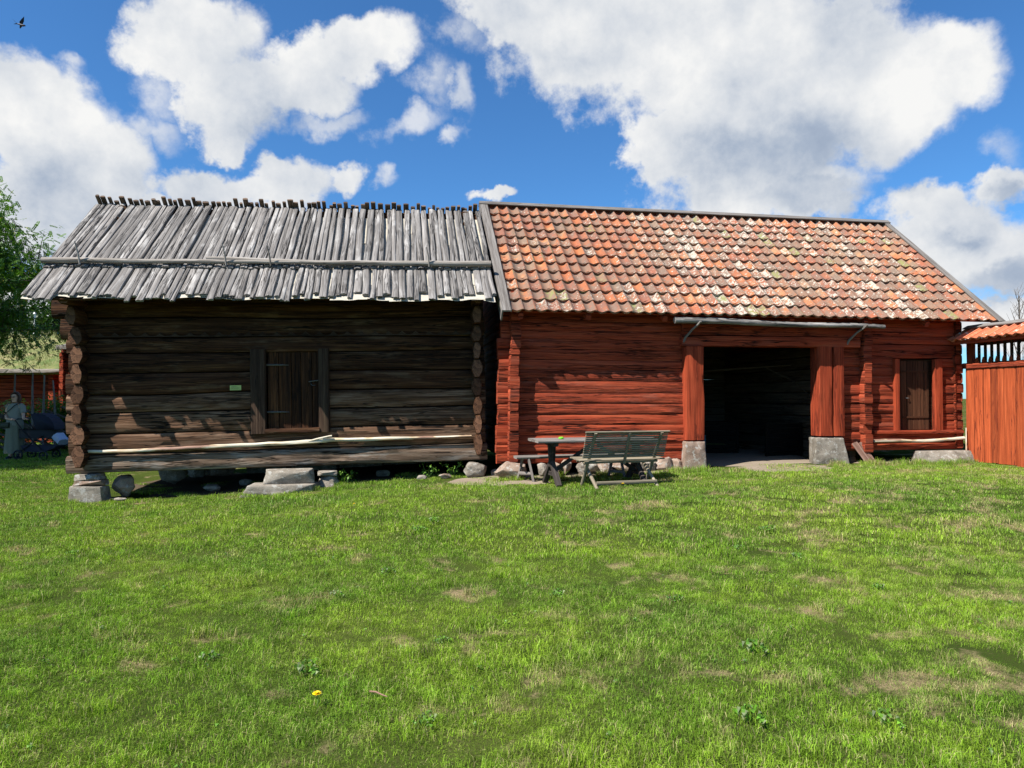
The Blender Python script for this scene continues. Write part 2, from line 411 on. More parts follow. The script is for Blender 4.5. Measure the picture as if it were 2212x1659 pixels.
def mk_tile2():
    t = newmat('cleaner_clay_tile')
    g = t.n.new('ShaderNodeNewGeometry'); ri = g.outputs['Random Per Island']
    co = t.n.new('ShaderNodeTexCoord').outputs['Object']
    c = t.ramp(ri, [(0., (.50, .13, .05)), (.5, (.42, .105, .045)), (1., (.52, .20, .10))])
    c = t.mix(t.ss(t.noise(co, 11, 4, .6), .56, .66), c, (.5, .42, .33))
    t.l.new(c, t.b.inputs['Base Color']); t.b.inputs['Roughness'].default_value = .85
    bump(t, t.noise(co, 60, 3), .3, .003)
    return t.mat
M['tile2'] = mk_tile2()

def mk_stone(name, a, b_, c_):
    t = newmat(name)
    co = t.n.new('ShaderNodeTexCoord').outputs['Object']
    oi = t.n.new('ShaderNodeObjectInfo').outputs['Random']
    cv = t.vm('ADD', co, t.comb(t.m('MULTIPLY', oi, 40), 0., 0.))
    n = t.noise(cv, 6, 5, .65); f = t.noise(cv, 90, 3, .7)
    c = t.ramp(n, [(.3, a), (.5, b_), (.72, c_)])
    c = t.mix(t.m('MULTIPLY', t.ss(f, .50, .66), .6), c, (.075, .07, .062))
    c = t.mix(t.m('MULTIPLY', t.ss(t.noise(cv, 11, 5, .7), .55, .60), .6), c, (.42, .41, .37))
    t.l.new(c, t.b.inputs['Base Color']); t.b.inputs['Roughness'].default_value = .9
    t.b.inputs['Specular IOR Level'].default_value = .2
    bump(t, t.m('ADD', n, t.m('MULTIPLY', f, .4)), .8, .012)
    return t.mat
M['stone'] = mk_stone('grey_granite', (.135, .115, .09), (.235, .205, .165), (.33, .295, .245))
M['stone_pink'] = mk_stone('pinkish_granite', (.18, .12, .085), (.28, .20, .15), (.33, .27, .21))

# ------------------------------------------------------------------ ground
def sm(t): t = min(1., max(0., t)); return t * t * (3 - 2 * t)
def gz(x, y):
    b = (.22 * sm((x + 6) / 6) + .15 * sm((x + 1) / 7)) * sm((y - 5) / 5.5) - .08 * math.exp(-((x + 6.5) ** 2 + (y - 10.5) ** 2) / 9)
    w = .018 * noise.noise(Vector((x * .35, y * .35, 3.1))) + .008 * noise.noise(Vector((x * 1.3, y * 1.3, 8.)))
    far = 0.
    return b + w + far
def field_nodes(t):
    """shared colour fields of the lawn, in world position"""
    g = t.n.new('ShaderNodeNewGeometry'); p = g.outputs['Position']
    p = t.vm('MULTIPLY', p, (1, 1, 0))
    big = t.noise(p, .42, 4, .6, .5)
    midn = t.noise(t.vm('ADD', p, (31, 7, 0)), 1.1, 4, .6, .3)
    dryn = t.noise(t.vm('ADD', p, (5, 19, 0)), 1.9, 5, .68, .4)
    x_, y_, z_ = t.sep(p)
    right = t.ss(x_, -1., 6.)
    return p, big, midn, dryn, right, y_, x_
def mk_ground():
    t = newmat('lawn_soil')
    p, big, midn, dryn, right, y_, x_ = field_nodes(t)
    f = t.noise(p, 60, 4, .7)
    c = t.mix(t.ss(big, .4, .6), (.035, .060, .010), (.06, .085, .015))
    c = t.mix(t.ss(t.m('MULTIPLY_ADD', right, .03, dryn), .55, .68), c, (.26, .20, .11))
    c = t.mix(t.m('MULTIPLY', t.ss(f, .4, .65), .6), c, (.05, .042, .02))
    t.l.new(c, t.b.inputs['Base Color']); t.b.inputs['Roughness'].default_value = 1.
    t.b.inputs['Specular IOR Level'].default_value = 0.
    bump(t, f, .7, .02)
    return t.mat
def mk_dirt():
    t = newmat('trodden_earth')
    g = t.n.new('ShaderNodeNewGeometry'); p = g.outputs['Position']
    f = t.noise(p, 45, 5, .7); n = t.noise(p, 3, 4, .6)
    c = t.mix(n, (.16, .12, .08), (.29, .235, .17))
    c = t.mix(t.m('MULTIPLY', t.ss(f, .55, .7), .5), c, (.12, .09, .06))
    t.l.new(c, t.b.inputs['Base Color']); t.b.inputs['Roughness'].default_value = 1.
    bump(t, f, .6, .012)
    return t.mat
M['ground'] = mk_ground(); M['dirt'] = mk_dirt(); M['dirt_shade'] = plain('crawl_shade_earth', (.085, .065, .045), 1., .35, 20, .6, 0., dist=.01)  # last earth tone has the shade under the storehouse put into its colour
def grid_obj(name, xs, ys, fz, mat, kind='structure'):
    b = MB(); nx = len(xs)
    b.v = [(x, y, fz(x, y)) for y in ys for x in xs]
    for j in range(len(ys) - 1):
        for i in range(nx - 1):
            a = j * nx + i
            b.f.append((a, a + 1, a + nx + 1, a + nx)); b.mi.append(0)
            for k in (a, a + 1, a + nx + 1, a + nx): b.uv.append((b.v[k][0], b.v[k][1]))
    o = b.build(name, mat)
    return tag(o, kind=kind)
def spaced(a, b, st, out):
    v = list(np.arange(a, b + .001, st)); return [-o for o in out[::-1]] + v + out
xs = [-900, -300, -120, -60, -40, -30, -24] + list(np.arange(-20, 20.1, .4)) + [24, 30, 40, 60, 120, 300, 900]
ys = [-400, -60, -15, -5] + list(np.arange(-3, 26.1, .4)) + [30, 40, 60, 120, 300, 1200]
grid_obj('ground', xs, ys, gz, M['ground'])

# building frames (x along the front wall, y into the building, z up)
SG, SR = 1.05, .95
FG = Matrix.Translation((-6.64 * SG, 10.37 * SG, H + (.41 - H) * SG)) @ Matrix.Rotation(R(8.4), 4, 'Z') @ Matrix.Rotation(R(-1.2), 4, 'Y') @ Matrix.Scale(SG, 4)
FR = Matrix.Translation((-.25 * SR, 12.06 * SR, H + (.35 - H) * SR)) @ Matrix.Rotation(R(9.6), 4, 'Z') @ Matrix.Scale(SR, 4)
def wp(F, x, y, z=0): return F @ Vector((x, y, z))
FGi, FRi = FG.inverted(), FR.inverted()

# ------------------------------------------------------------------ grey log barn
GB = thing('log_storehouse', 'dark brown log storehouse with silver grey board roof and small plank door', 'building', FG)
gb = [0, .27, .60, .89, 1.19, 1.49, 1.79, 2.04, 2.34, 2.63]
XL, XR = 0.02, 6.33
def wall_logs(b, bounds, spans, depth, jitter=.012, exp=4., rough=.006, wob=.012, mis=None, ycent=None, bows=None):
    """hewn logs lying along x; neighbouring logs share a wavy seam. spans(i) -> list of (x0, x1)"""
    seeds = [U(0, 99) for _ in bounds]
    def seam(i, x): return bounds[i] + (0 if i in (0, len(bounds) - 1) else wob * noise.noise(Vector((x * .45, seeds[i], 0))) * 2)
    for i in range(len(bounds) - 1):
        yo = U(-jitter, jitter)
        for (x0, x1) in spans(i):
            k = max(2, int((x1 - x0) / .09) + 1); rings = []; us = []; so_ = U(0, 100); n = 18
            for s_ in range(k):
                x = x0 + (x1 - x0) * s_ / (k - 1)
                lo, hi = seam(i, x) + .002, seam(i + 1, x) - .002
                cz, hz = (lo + hi) / 2, (hi - lo) / 2
                ring = []
                for j in range(n):
                    a = 2 * math.pi * (j + .5) / n; ca, sa = math.cos(a), math.sin(a)
                    r = (abs(ca) ** exp + abs(sa) ** exp) ** (-1 / exp)
                    nz = noise.noise(Vector((x * 1.3, ca * 1.5 + so_, sa * 3))) + .7 * noise.noise(Vector((x * 3.5, ca * 3 + so_, sa * 9)))
                    ring.append((x, depth / 2 + yo - ca * r * depth / 2 - ca * nz * rough * 1.8, cz + sa * r * hz))
                rings.append(ring); us.append(x + so_)
            b.loft(rings, us, vo=U(0, 50), mi=(mis(i) if mis else 0), capmi=(mis(i) if mis else 0))
def gspans(i):
    l0 = XL + U(-.06, .01)
    if i >= 7: l0 = [-.10, -.22][i - 7]
    r0 = XR - U(0, .05)
    if .55 < gb[i] < 1.7: return [(l0, 2.66), (3.79, r0)]
    return [(l0, r0)]
b = MB()
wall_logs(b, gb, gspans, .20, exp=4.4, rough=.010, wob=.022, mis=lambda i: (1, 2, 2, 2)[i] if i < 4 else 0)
b.build('front_log_wall', [M['log'], M['sill'], M['log_low_lit']], GB)
# gable wall logs: run along y, ends stick out in front of the wall, half a log off the front courses
def gable_logs(b, xc, bounds, y1, w, mi_end=1):
    for i in range(len(bounds) - 1):
        z0, z1 = bounds[i], bounds[i + 1]; zc = (z0 + z1) / 2; h = z1 - z0
        y0 = -.19 + U(-.03, .02)
        if i >= len(bounds) - 4: y0 = [-.24, -.36, -.58][i - len(bounds) + 4] + U(-.02, .02)
        ww = w + U(-.03, .03)
        sh = [U(-.07, .07) for _ in range(6)]
        # hexagonal hewn head, necked where the front log is notched in
        def ring(y, f):
            pts = [(-.2 + sh[0], .49), (.2 + sh[1], .49), (.43 + sh[2], .2 + sh[5]), (.44 + sh[3], -.12 + sh[4]), (.22 - sh[1], -.49), (-.22 - sh[0], -.49), (-.45 + sh[4], -.1 + sh[2]), (-.42 + sh[5], .16 - sh[3])]
            out = []
            for (a, c) in pts:
                for t_ in (0,):
                    out.append((xc + a * ww * f + .008 * noise.noise(Vector((y * 5, a * 9, z0))), y, zc + c * h * f + .01 * noise.noise(Vector((y * 5, c * 9, z0 + 5)))))
            return out
        ys_ = [y0 - .002, y0 + .02, -.07, -.01, .12, y1]
        fs = [.90, 1., 1., .84, .84, .95]
        b.loft([ring(a, f) for a, f in zip(ys_, fs)], [a + i for a in ys_], vo=U(0, 40), mi=0, capmi=mi_end, dome=.004)
zb = [.10] + [(gb[i] + gb[i + 1]) / 2 for i in range(1, 9)] + [2.62]
b = MB()
gable_logs(b, .215, zb, 3.0, .20)
b.build('left_gable_logs', [M['log'], M['log_end']], GB)
b = MB()
gable_logs(b, 6.15, zb, 3.0, .17)
# the gable triangle and the back wall close the room
b.build('right_gable_logs', [M['log'], M['log_end']], GB)
b = MB()
for xx in (.17, 6.15):
    for k in range(7):
        z0 = 2.62 + k * .27; t_ = (k * .27 + .27) / 1.95
        a0, a1 = -.50 + t_ * 2.2, 3.9 - t_ * 2.1
        if a1 - a0 > .2: b.beam((xx, a0, z0 + .13), (xx, a1, z0 + .13), .14, .27, seg=.5)
for k in range(9):
    b.beam((0, 3.0, .15 + k * .29), (6.33, 3.0, .15 + k * .29), .2, .3, seg=.6)
b.build('gable_logs', M['log'], GB)
# floor joists seen from below
b = MB()
for k in range(7): b.beam((.5 + k * .88, .12, .16), (.5 + k * .88, 2.95, .16), .16, .16, seg=.5)
b.box((3.15, 1.55, .27), (6.0, 2.8, .05))
b.build('floor', M['log'], GB)
# door frame
b = MB()
b.beam((2.75, -.02, .53), (2.75, -.02, 1.84), .13, .235, up=(1, 0, 0), exp=5, rough=.005)
b.build('door_post', M['frame_old'], GB)
b = MB()
b.beam((3.74, -.02, .53), (3.74, -.02, 1.84), .13, .17, up=(1, 0, 0), exp=5, rough=.005)
b.build('door_post', M['frame_old'], GB)
b = MB()
b.beam((2.85, -.035, .565), (3.67, -.035, .565), .14, .08, exp=4, rough=.006)
b.build('threshold', M['log'], GB)
DR = MB(); xx = 2.87
for k, w_ in enumerate((.17, .19, .15, .17, .12)):
    zz = 0
    DR.beam((xx + w_ / 2, .075 + U(-.004, .004), .60), (xx + w_ / 2, .075, 1.80), .03, w_ - .006, up=(1, 0, 0), exp=9, rough=.002, fr=2)
    xx += w_
door = DR.build('door', M['door_old'], GB)
for z_ in (1.60, .86):
    b = MB(); b.tube([(2.84, .045, z_), (2.95, .045, z_), (3.08, .044, z_ - .003), (3.2, .046, z_ - .006)], [.016, .015, .012, .004], 6)
    b.build('strap_hinge', M['iron'], door)
b = MB(); b.tube([(3.50, .045, 1.325), (3.58, .03, 1.335), (3.67, -.005, 1.345)], [.008, .009, .009], 6); b.box((3.665, -.01, 1.35), (.02, .02, .05))
b.tube([(3.53, .045, 1.29), (3.56, .025, 1.265), (3.6, .045, 1.27)], .006, 6)
b.build('latch', M['iron'], door)
# carved lip of the log above
b = MB()
fr_, us_ = [], []
for k in range(27 * 8 + 1):
    xx = .35 + k * .215 / 8; tt = abs((k % 8) / 8 - .5) * 2
    zt = 2.062 + .055 * max(0., 1 - tt * 1.7) + .004 * noise.noise(Vector((xx * 9, 0, 0)))
    fr_.append([(xx, .0, 2.047), (xx, -.016, 2.047), (xx, -.012, zt), (xx, .012, zt)]); us_.append(xx)
b.loft(fr_, us_)
b.build('carved_frieze', M['frame_old'], GB)

# roof of the storehouse
EY, EZ, RY, RZ_ = -.67, 2.56, 1.75, 4.51
sv = Vector((0, RY - EY, RZ_ - EZ)); SL = sv.length; sv.normalize()
nv = Vector((0, -sv.z, sv.y))
def rp(x, s, h=0.): return Vector((x, EY, EZ)) + sv * s + nv * h
b = MB()
# decking below the bark
for (s0, s1, h0) in ((-.02, SL, -.035),):
    b.loft([[rp(x_, s0 + .03, h0 - .02), rp(x_, s1, h0 - .02), rp(x_, s1, h0), rp(x_, s0 + .03, h0)] for x_ in (-.24, 6.38)], [0, 6.5])
    back = lambda x_, s, h: Vector((x_, 2 * RY - rp(x_, s, h).y, rp(x_, s, h).z))
    b.loft([[back(x_, s0, h0 - .02), back(x_, s0, h0), back(x_, s1, h0), back(x_, s1, h0 - .02)] for x_ in (-.24, 6.38)], [0, 6.5])
b.build('roof_deck', M['log'], GB)
# birch bark sheets: torn strips poking out under the boards at the eave
b = MB()
def bark_sheet(x0, x1, s0, s1, h, curl):
    rings = []
    ns = 8
    for i in range(ns):
        s = s0 + (s1 - s0) * i / (ns - 1); row = []; row2 = []
        for k in range(9):
            x_ = x0 + (x1 - x0) * k / 8
            e = .05 * noise.noise(Vector((x_ * 4, s0 * 9, h * 30))) if i == 0 else 0
            hh = h + curl * (1 - i / (ns - 1)) ** 3 * noise.noise(Vector((x_ * 2.2, s0, 5)))+ .004 * noise.noise(Vector((x_ * 8, s * 8, 0)))
            row.append(rp(x_, s + e, hh)); row2.append(rp(x_, s + e, hh - .004))
        rings.append(row + row2[::-1])
    b.loft(rings, [i * .1 for i in range(ns)], vo=U(0, 9))
s = -.05; row = 0
while s < SL - .5:
    x0 = -.28
    while x0 < 6.42:
        w_ = U(.35, .8); x1 = min(x0 + w_, 6.35)
        so_ = U(-.03, .03)
        if row == 0: so_ = U(.02, .08) - .075 * sm((x0 - 1.8) / 3)
        bark_sheet(x0, x1 + .05, s + so_, min(s + .62, SL - .06), -.008 + U(-.004, .004) - .003 * row * 0, .03)
        x0 += w_
    s += .45; row += 1
b.build('bark_layer', M['bark'], GB, sharp=60)
def slab(b, x0, s0, x1, s1, w, th, h0, h1, mi=0, back=False, n=9, seg=.22):
    L = s1 - s0; k = max(3, int(L / seg)); so_ = U(0, 100); rings = []; us = []
    bw = U(-.012, .012)
    nick = U(.9, 1.1)
    for i in range(k):
        t_ = i / (k - 1); s = s0 + L * t_
        x_ = x0 + (x1 - x0) * t_ + bw * math.sin(math.pi * t_) + .01 * noise.noise(Vector((s * 1.5, so_, 0)))
        h = h0 + (h1 - h0) * t_
        wi = w * (1 + .16 * noise.noise(Vector((s * 2.2, so_, 7))))
        ring = []
        for j in range(n):
            a = math.pi * j / (n - 1)
            ca, sa = math.cos(a), math.sin(a)
            nz = noise.noise(Vector((s * 3, ca * 3 + so_, 0))) * .006 + noise.noise(Vector((s * 7, ca * 9 + so_, 0))) * .004
            pr = max(.10, sa) ** .33
            pos = (x_ - ca * wi / 2, s, h + th * pr + nz)
            ring.append(pos)
        ring.append((x_ + wi / 2 * .9, s, h)); ring.append((x_ - wi / 2 * .9, s, h))
        if i == 0 : ring = [(p[0], p[1] + U(-.012, .012), p[2]) for p in ring]
        if back: ring = [back_p(*p) for p in ring]
        else: ring = [rp(*p) for p in ring]
        rings.append(ring); us.append(s + so_)
    b.loft(rings, us, vo=U(0, 50), mi=mi)
def back_p(x_, s, h):
    p = rp(x_, s, h); return Vector((x_, 2 * RY - p.y, p.z))
b = MB()
SP = .86                      # slope distance of the weighting pole above the eave
x_ = -.29
while x_ < 6.40:              # lower course
    w_ = U(.06, .125)
    gap = U(.0, .012) + (.014 if x_ > 2.5 else 0) * rnd()
    sh = U(-.02, .02)
    slab(b, x_ + w_ / 2, U(-.15, .06) + (.07 if rnd() < .25 else 0), x_ + w_ / 2 + sh, SP + U(.03, .08), w_, U(.028, .045), .004 + U(0, .012), .01)
    x_ += w_ + gap
x_ = -.28
while x_ < 6.38:              # upper course
    w_ = U(.055, .115)
    gap = U(.0, .013) + (.02 if x_ > 3.0 else .003) * rnd()
    slab(b, x_ + w_ / 2, SP - .04 + U(-.05, .03), x_ + w_ / 2 + U(-.03, .03), SL + U(-.02, .02), w_, U(.026, .05), .030 + U(0, .018), .01)
    x_ += w_ + gap
b.build('roof_boards', M['board'], GB, sharp=50)
# back slope boards: ends cross over the ridge
b = MB(); x_ = -.27
while x_ < 6.4:
    w_ = U(.06, .11)
    slab(b, x_ + w_ / 2, -.05, x_ + w_ / 2 + U(-.02, .02), SL + U(.06, .17) + .02 * (x_ < 3), w_ * U(.8, 1.), U(.03, .05), .0, .03, back=True, seg=.4)
    x_ += w_ + U(.0, .028)
b.build('rear_roof_boards', M['stub'], GB, sharp=50)
b = MB()
p_ = lambda x_, s, h: rp(x_, s, h)
b.tube([p_(-.30 + 2.63 * t_ / 9, SP + .0 + .01 * math.sin(t_), .125) for t_ in range(8)] + [p_(1.75 + .25 * k, SP - .0 + .006 * math.sin(k * 2), .125) for k in range(8)], [.045 - .0013 * k for k in range(16)], 10, rough=.06)
b.build('weighting_pole', M['pole'], GB)
b = MB()
b.tube([p_(2.0 + 4.42 * t_ / 16, SP + .10 - .11 * sm(t_ / 7) + .006 * math.sin(t_ * 1.7), .125) for t_ in range(17)], [.030 + .0012 * k for k in range(17)], 10, rough=.06)
b.build('weighting_pole', M['pole'], GB)
for xh, ln in ((.24, .33), (2.32, .33), (2.98, .31), (5.42, .30)):
    b = MB(); a = p_(xh, SP - .07, .10); b.tube([a, a + Vector((-.012, -.04, ln * .5)), a + Vector((-.04, -.07, ln))], [.015, .014, .009], 6, rough=.2)
    b.build('pole_peg', M['pole'], GB)

# small sign beside the door
def mk_sign():
    t = newmat('yellow_green_sign')
    t.b.inputs['Base Color'].default_value = (.50, .58, .16, 1); t.b.inputs['Roughness'].default_value = .5
    return t.mat
M['sign'] = mk_sign(); M['ink'] = plain('sign_ink', (.06, .08, .03), .6)
sg = thing('sign', 'small yellow green notice plate fixed left of the dark plank door', 'sign', FG @ Matrix.Translation((2.41, -.018, 1.25)))
b = MB(); b.box((0, 0, 0), (.165, .012, .075)); b.build('plate', M['sign'], sg, smooth=False)
b = MB()
for r_, (x0, x1) in enumerate(((-.06, .02), (-.068, .068), (-.068, .05), (-.068, .06))):
    x_ = x0
    while x_ < x1:
        w_ = U(.006, .016); b.box((x_ + w_ / 2, -.0075, .022 - r_ * .014), (w_, .002, .005)); x_ += w_ + .004
b.build('lettering', M['ink'], sg, smooth=False)
# peeled birch poles lying along the sill
def stick(name, label, pts, rad, F, mat='peeled', cat='pole', group=None, rough=.25):
    b = MB()
    P3 = [F @ Vector(p) for p in pts]; o = P3[0].copy()
    fin = []
    for i in range(len(P3) - 1):
        for k in range(3): fin.append(P3[i].lerp(P3[i + 1], k / 3) - o + Vector((0, 0, U(-1, 1) * .003)))
    fin.append(P3[-1] - o)
    b.tube(fin, [rad[0] + (rad[1] - rad[0]) * k / (len(fin) - 1) for k in range(len(fin))], 9, rough=rough)
    ob = b.build(name, M[mat]); ob.location = o
    return tag(ob, label, cat, group)
stick('peeled_pole', 'long pale peeled birch pole on the sill log, left of the storehouse door', [(.30, -.05, .335), (.9, -.055, .325), (1.5, -.05, .34), (2.1, -.055, .355), (2.7, -.05, .365), (3.3, -.055, .375), (3.78, -.06, .40)], (.024, .034), FG, group='peeled poles lying along the walls')
stick('peeled_pole', 'long pale peeled birch pole ending at the right corner logs of the storehouse', [(3.72, -.07, .405), (4.3, -.055, .395), (4.9, -.05, .40), (5.5, -.055, .395), (6.05, -.06, .40)], (.034, .018), FG, group='peeled poles lying along the walls')
stick('pole_splinter', 'short pale forked splinter standing off the peeled poles under the door', [(3.5, -.08, .40), (3.7, -.10, .44), (3.86, -.11, .47)], (.012, .014), FG, cat='stick')
stick('peeled_pole', 'pale peeled pole lying along the sill under the small brown barn door', [(7.24, -.075, .385), (7.8, -.07, .385), (8.3, -.075, .37), (8.8, -.07, .395), (9.2, -.075, .42)], (.030, .028), FR, group='peeled poles lying along the walls')

# ------------------------------------------------------------------ red tiled barn
RB = thing('red_barn', 'long red ochre log barn with lichened clay tile roof and open gateway', 'building', FR)
rb = [.05, .24, .38, .54, .72, .91, 1.09, 1.29, 1.50, 1.70, 1.88, 2.07, 2.24, 2.40, 2.56, 2.74]
def rspans(i):
    l0 = .0 + U(-.01, .03)
    if i < 4: l0 -= .03
    if rb[i] >= 2.2: return [(l0 + .06, 9.22)]
    s_ = [(l0, 3.44)]
    return s_
b = MB()
wall_logs(b, rb, rspans, .16, exp=12, rough=.006, wob=.008, mis=lambda i: 1 if 5 <= i <= 9 else 0, jitter=.008)
b.build('left_front_wall', [M['red'], M['redrough']], RB)
b = MB()
rb2 = [.20, .35, .56, .74, .91, 1.08, 1.26, 1.45, 1.63, 1.80, 1.98, 2.235]
def r2spans(i):
    if rb2[i] < .5: return [(6.60, 9.22)]
    if rb2[i] < 1.95: return [(6.60, 7.74), (8.70, 9.24 - U(0, .03))]
    return [(6.60, 9.23)]
wall_logs(b, rb2, r2spans, .15, exp=10, rough=.006, wob=.008, mis=lambda i: 1 if 2 <= i <= 8 else 0, jitter=.008)
b.build('right_front_wall', [M['red'], M['redrough']], RB)
# log ends of the cross walls, standing out of the front
def stubs(name, xc, bounds, y0, w, y1, mats, skew=0.):
    b = MB()
    for i in range(len(bounds) - 1):
        z0, z1 = bounds[i] + .004, bounds[i + 1] - .004
        ww = w + U(-.012, .02); yy = y0 + U(-.025, .025); xo = xc + U(-.012, .012) + skew * (2.7 - z0)
        c_ = .012
        def ring(y, f=1.): 
            h_, q_ = (z1 - z0) / 2, ww / 2 * f
            zc = (z0 + z1) / 2
            return [(xo - q_ + c_, y, zc - h_), (xo + q_ - c_, y, zc - h_), (xo + q_, y, zc - h_ + c_ * 1.5), (xo + q_ + .004, y, zc), (xo + q_, y, zc + h_ - c_ * 1.5), (xo + q_ - c_, y, zc + h_), (xo - q_ + c_, y, zc + h_), (xo - q_, y, zc + h_ - c_ * 1.5), (xo - q_, y, zc - h_ + c_ * 1.5)]
        ys_ = [yy - .003, yy + .008, -.05, .05, y1]
        b.loft([ring(ys_[0], .93)] + [ring(a) for a in ys_[1:]], [a + i * 2 for a in ys_], vo=U(0, 40), dome=.004)
    return b.build(name, mats, RB)
rbs = [.10, .28, .46, .63, .80, .98, 1.14, 1.36, 1.58, 1.76, 1.95, 2.06, 2.22, 2.38, 2.54, 2.70]
stubs('left_gable_logs', .30, rbs, -.17, .17, 5.3, [M['redrough']], skew=-.022)
stubs('cross_wall_log_ends', 7.09, [.17, .34, .52, .70, .90, 1.10, 1.28, 1.48, 1.72, 1.95, 2.2, 2.45, 2.7], -.12, .17, 5.3, [M['redrough']], skew=0)
stubs('right_gable_logs', 9.13, [.22, .42, .60, .78, .96, 1.13, 1.30, 1.49, 1.68, 1.86, 2.05, 2.25, 2.5, 2.7], -.02, .14, 5.3, [M['redrough']])
# gateway posts and lintels
b = MB(); b.beam((3.61, .01, .44), (3.60, .01, 2.14), .30, .37, up=(1, 0, 0), exp=7, rough=.012, n=28, seg=.08, fr=1.2)
b.build('gate_post', M['redpost'], RB)
b = MB()
b.beam((6.22, .03, .49), (6.22, .03, 2.17), .30, .31, up=(1, 0, 0), exp=9, rough=.005, n=24)
b.beam((6.49, .02, .49), (6.49, .02, 2.17), .30, .225, up=(1, 0, 0), exp=9, rough=.005, n=20)
b.build('gate_post', M['redpost'], RB)
b = MB()
b.beam((3.36, -.01, 2.245), (6.95, -.01, 2.255), .20, .20, exp=7, rough=.004)
b.beam((3.40, .005, 2.455), (7.0, .005, 2.455), .18, .215, exp=7, rough=.004)
b.build('gate_lintel', M['red'], RB)
# rafters' feet under the eave
for xx in (.35, 1.55, 2.95, 4.4, 5.4, 6.9, 8.2):
    b = MB(); b.beam((xx, .2, 2.86), (xx, -.33, 2.60), .09, .10, exp=8); b.build('rafter', M['red'], RB)
# side / back walls, inside partitions
b = MB()
for k in range(15):
    z_ = .12 + k * .185
    b.beam((.1, 5.3, z_), (9.2, 5.3, z_), .16, .185, seg=.6, exp=7)
b.build('back_wall', M['rawlog'], RB)
b = MB()
for k in range(10):
    z_ = -.05 + k * .25 + U(-.01, .01)
    b.beam((6.92 , .12, z_), (6.92, 5.2, z_), .15, .25, seg=.3, exp=4, rough=.008)
for k in range(10):
    z_ = -.05 + k * .25
    b.beam((3.35, .12, z_), (3.35, 5.2, z_), .15, .25, seg=.4, exp=4)
b.build('inner_walls', M['rawlog'], RB)
# small door
def door_part():
    b = MB(); xx = 7.83
    for w_ in (.13, .12, .14, .11, .13, .11):
        b.beam((xx + w_ / 2, .10, .585), (xx + w_ / 2, .10, 1.93), .03, w_ - .004, up=(1, 0, 0), exp=10, rough=.001); xx += w_
    return b.build('door', M['darkdoor'], RB)
d2 = door_part()
for z_ in (1.72, .83):
    b = MB(); b.box((8.26, .078, z_), (.56, .015, .035)); b.build('door_batten', M['darkdoor'], d2, smooth=False)
b = MB(); b.tube([(8.05, .08, 1.20), (8.07, .05, 1.20), (8.10, .05, 1.20), (8.12, .08, 1.20)], .007, 6); b.build('door_handle', M['iron'], d2)
b = MB(); b.beam((7.765, -.02, .575), (7.765, -.02, 1.955), .10, .10, up=(1, 0, 0), exp=8, rough=.003); b.build('door_post', M['redpost'], RB)
b = MB(); b.beam((8.665, -.025, .575), (8.665, -.025, 1.955), .10, .17, up=(1, 0, 0), exp=8, rough=.004); b.build('door_post', M['redpost'], RB)
b = MB(); b.beam((7.26, -.03, .545), (9.2, -.03, .545), .09, .07, exp=6, rough=.004); b.build('door_sill', M['red'], RB)
b = MB(); b.box((7.90, .13, 1.26), (.14, .02, 1.36)); b.box((8.3, .15, 1.26), (.9, .02, 1.4)); b.build('door_lining', M['darkdoor'], RB, smooth=False)

# tiled roof
EY2, EZ2, RY2, RZ2 = -.37, 2.69, 2.72, 5.33
def rp2(x, s, h=0.):
    d = Vector((0, RY2 - EY2, RZ2 - EZ2)).normalized(); n_ = Vector((0, -d.z, d.y))
    return Vector((x, EY2, EZ2)) + d * s + n_ * h
SL2 = Vector((0, RY2 - EY2, RZ2 - EZ2)).length
def tiles(b, pf, x0, pitch, ncol, s0, exposure, nrow, tl, A=.029, jit=.008, drop=()):
    th = .014; n = 13
    for r_ in range(nrow):
        for c in range(ncol):
            jx, js, jr = U(-jit, jit), U(-jit, jit) * 1.6, U(-.014, .014)
            lift = U(0, .004)
            rings = []
            top, bot = [], []
            for (sl_, hh) in ((0., .026), (.45, .015), (1., .0)):
                row, row2 = [], []
                for k in range(n):
                    u_ = k / (n - 1) * 1.13
                    ph = 2 * math.pi * (u_ - .08 + .07 * math.sin(2 * math.pi * u_))
                    zz = A * math.cos(ph) + (.008 if u_ > 1 else 0)
                    xx = x0 + (c + u_) * pitch + jx + jr * sl_ * tl
                    ss_ = s0 + r_ * exposure + sl_ * tl + js + (.006 * math.sin(ph * .5) if sl_ == 0 else 0)
                    row.append(pf(xx, ss_, hh + lift + zz)); row2.append(pf(xx, ss_, hh + lift + zz - th))
                rings.append(row + row2[::-1])
            b.loft(rings, [0, .2, .4], vo=U(0, 5))
b = MB()
NC = 44; PT = 9.52 / NC
tiles(b, rp2, .14, PT, NC, -.02, (SL2 - .08) / 12, 12, .40)
b.build('roof_tiles', M['tile'], RB, sharp=35)
b = MB()
for sgn in (0, 1):
    f_ = (lambda x_, s, h: rp2(x_, s, h)) if not sgn else (lambda x_, s, h: Vector((x_, 2 * RY2 - rp2(x_, s, h).y, rp2(x_, s, h).z)))
    r0 = [f_(.14, .04, -.06), f_(.14, .04, -.035), f_(.14, SL2, -.035), f_(.14, SL2, -.06)]
    r1 = [f_(9.66, .04, -.06), f_(9.66, .04, -.035), f_(9.66, SL2, -.035), f_(9.66, SL2, -.06)]
    b.loft([r0, r1] if not sgn else [r1, r0], [0, 9.5])
b.build('roof_sheathing', M['red'], RB, smooth=False)
for gx in (.30, 9.13):
    b = MB()
    for k in range(13):
        z0 = 2.70 + k * .2; t_ = (z0 + .2 - 2.70) / 2.63
        a0, a1 = -.42 + t_ * 3.12 + .05, 5.82 - t_ * 3.12 - .05
        if a1 - a0 > .1: b.beam((gx, a0, z0 + .1), (gx, a1, z0 + .1), .10, .2, seg=.8, exp=8)
    b.build('gable_boards', M['red'], RB)
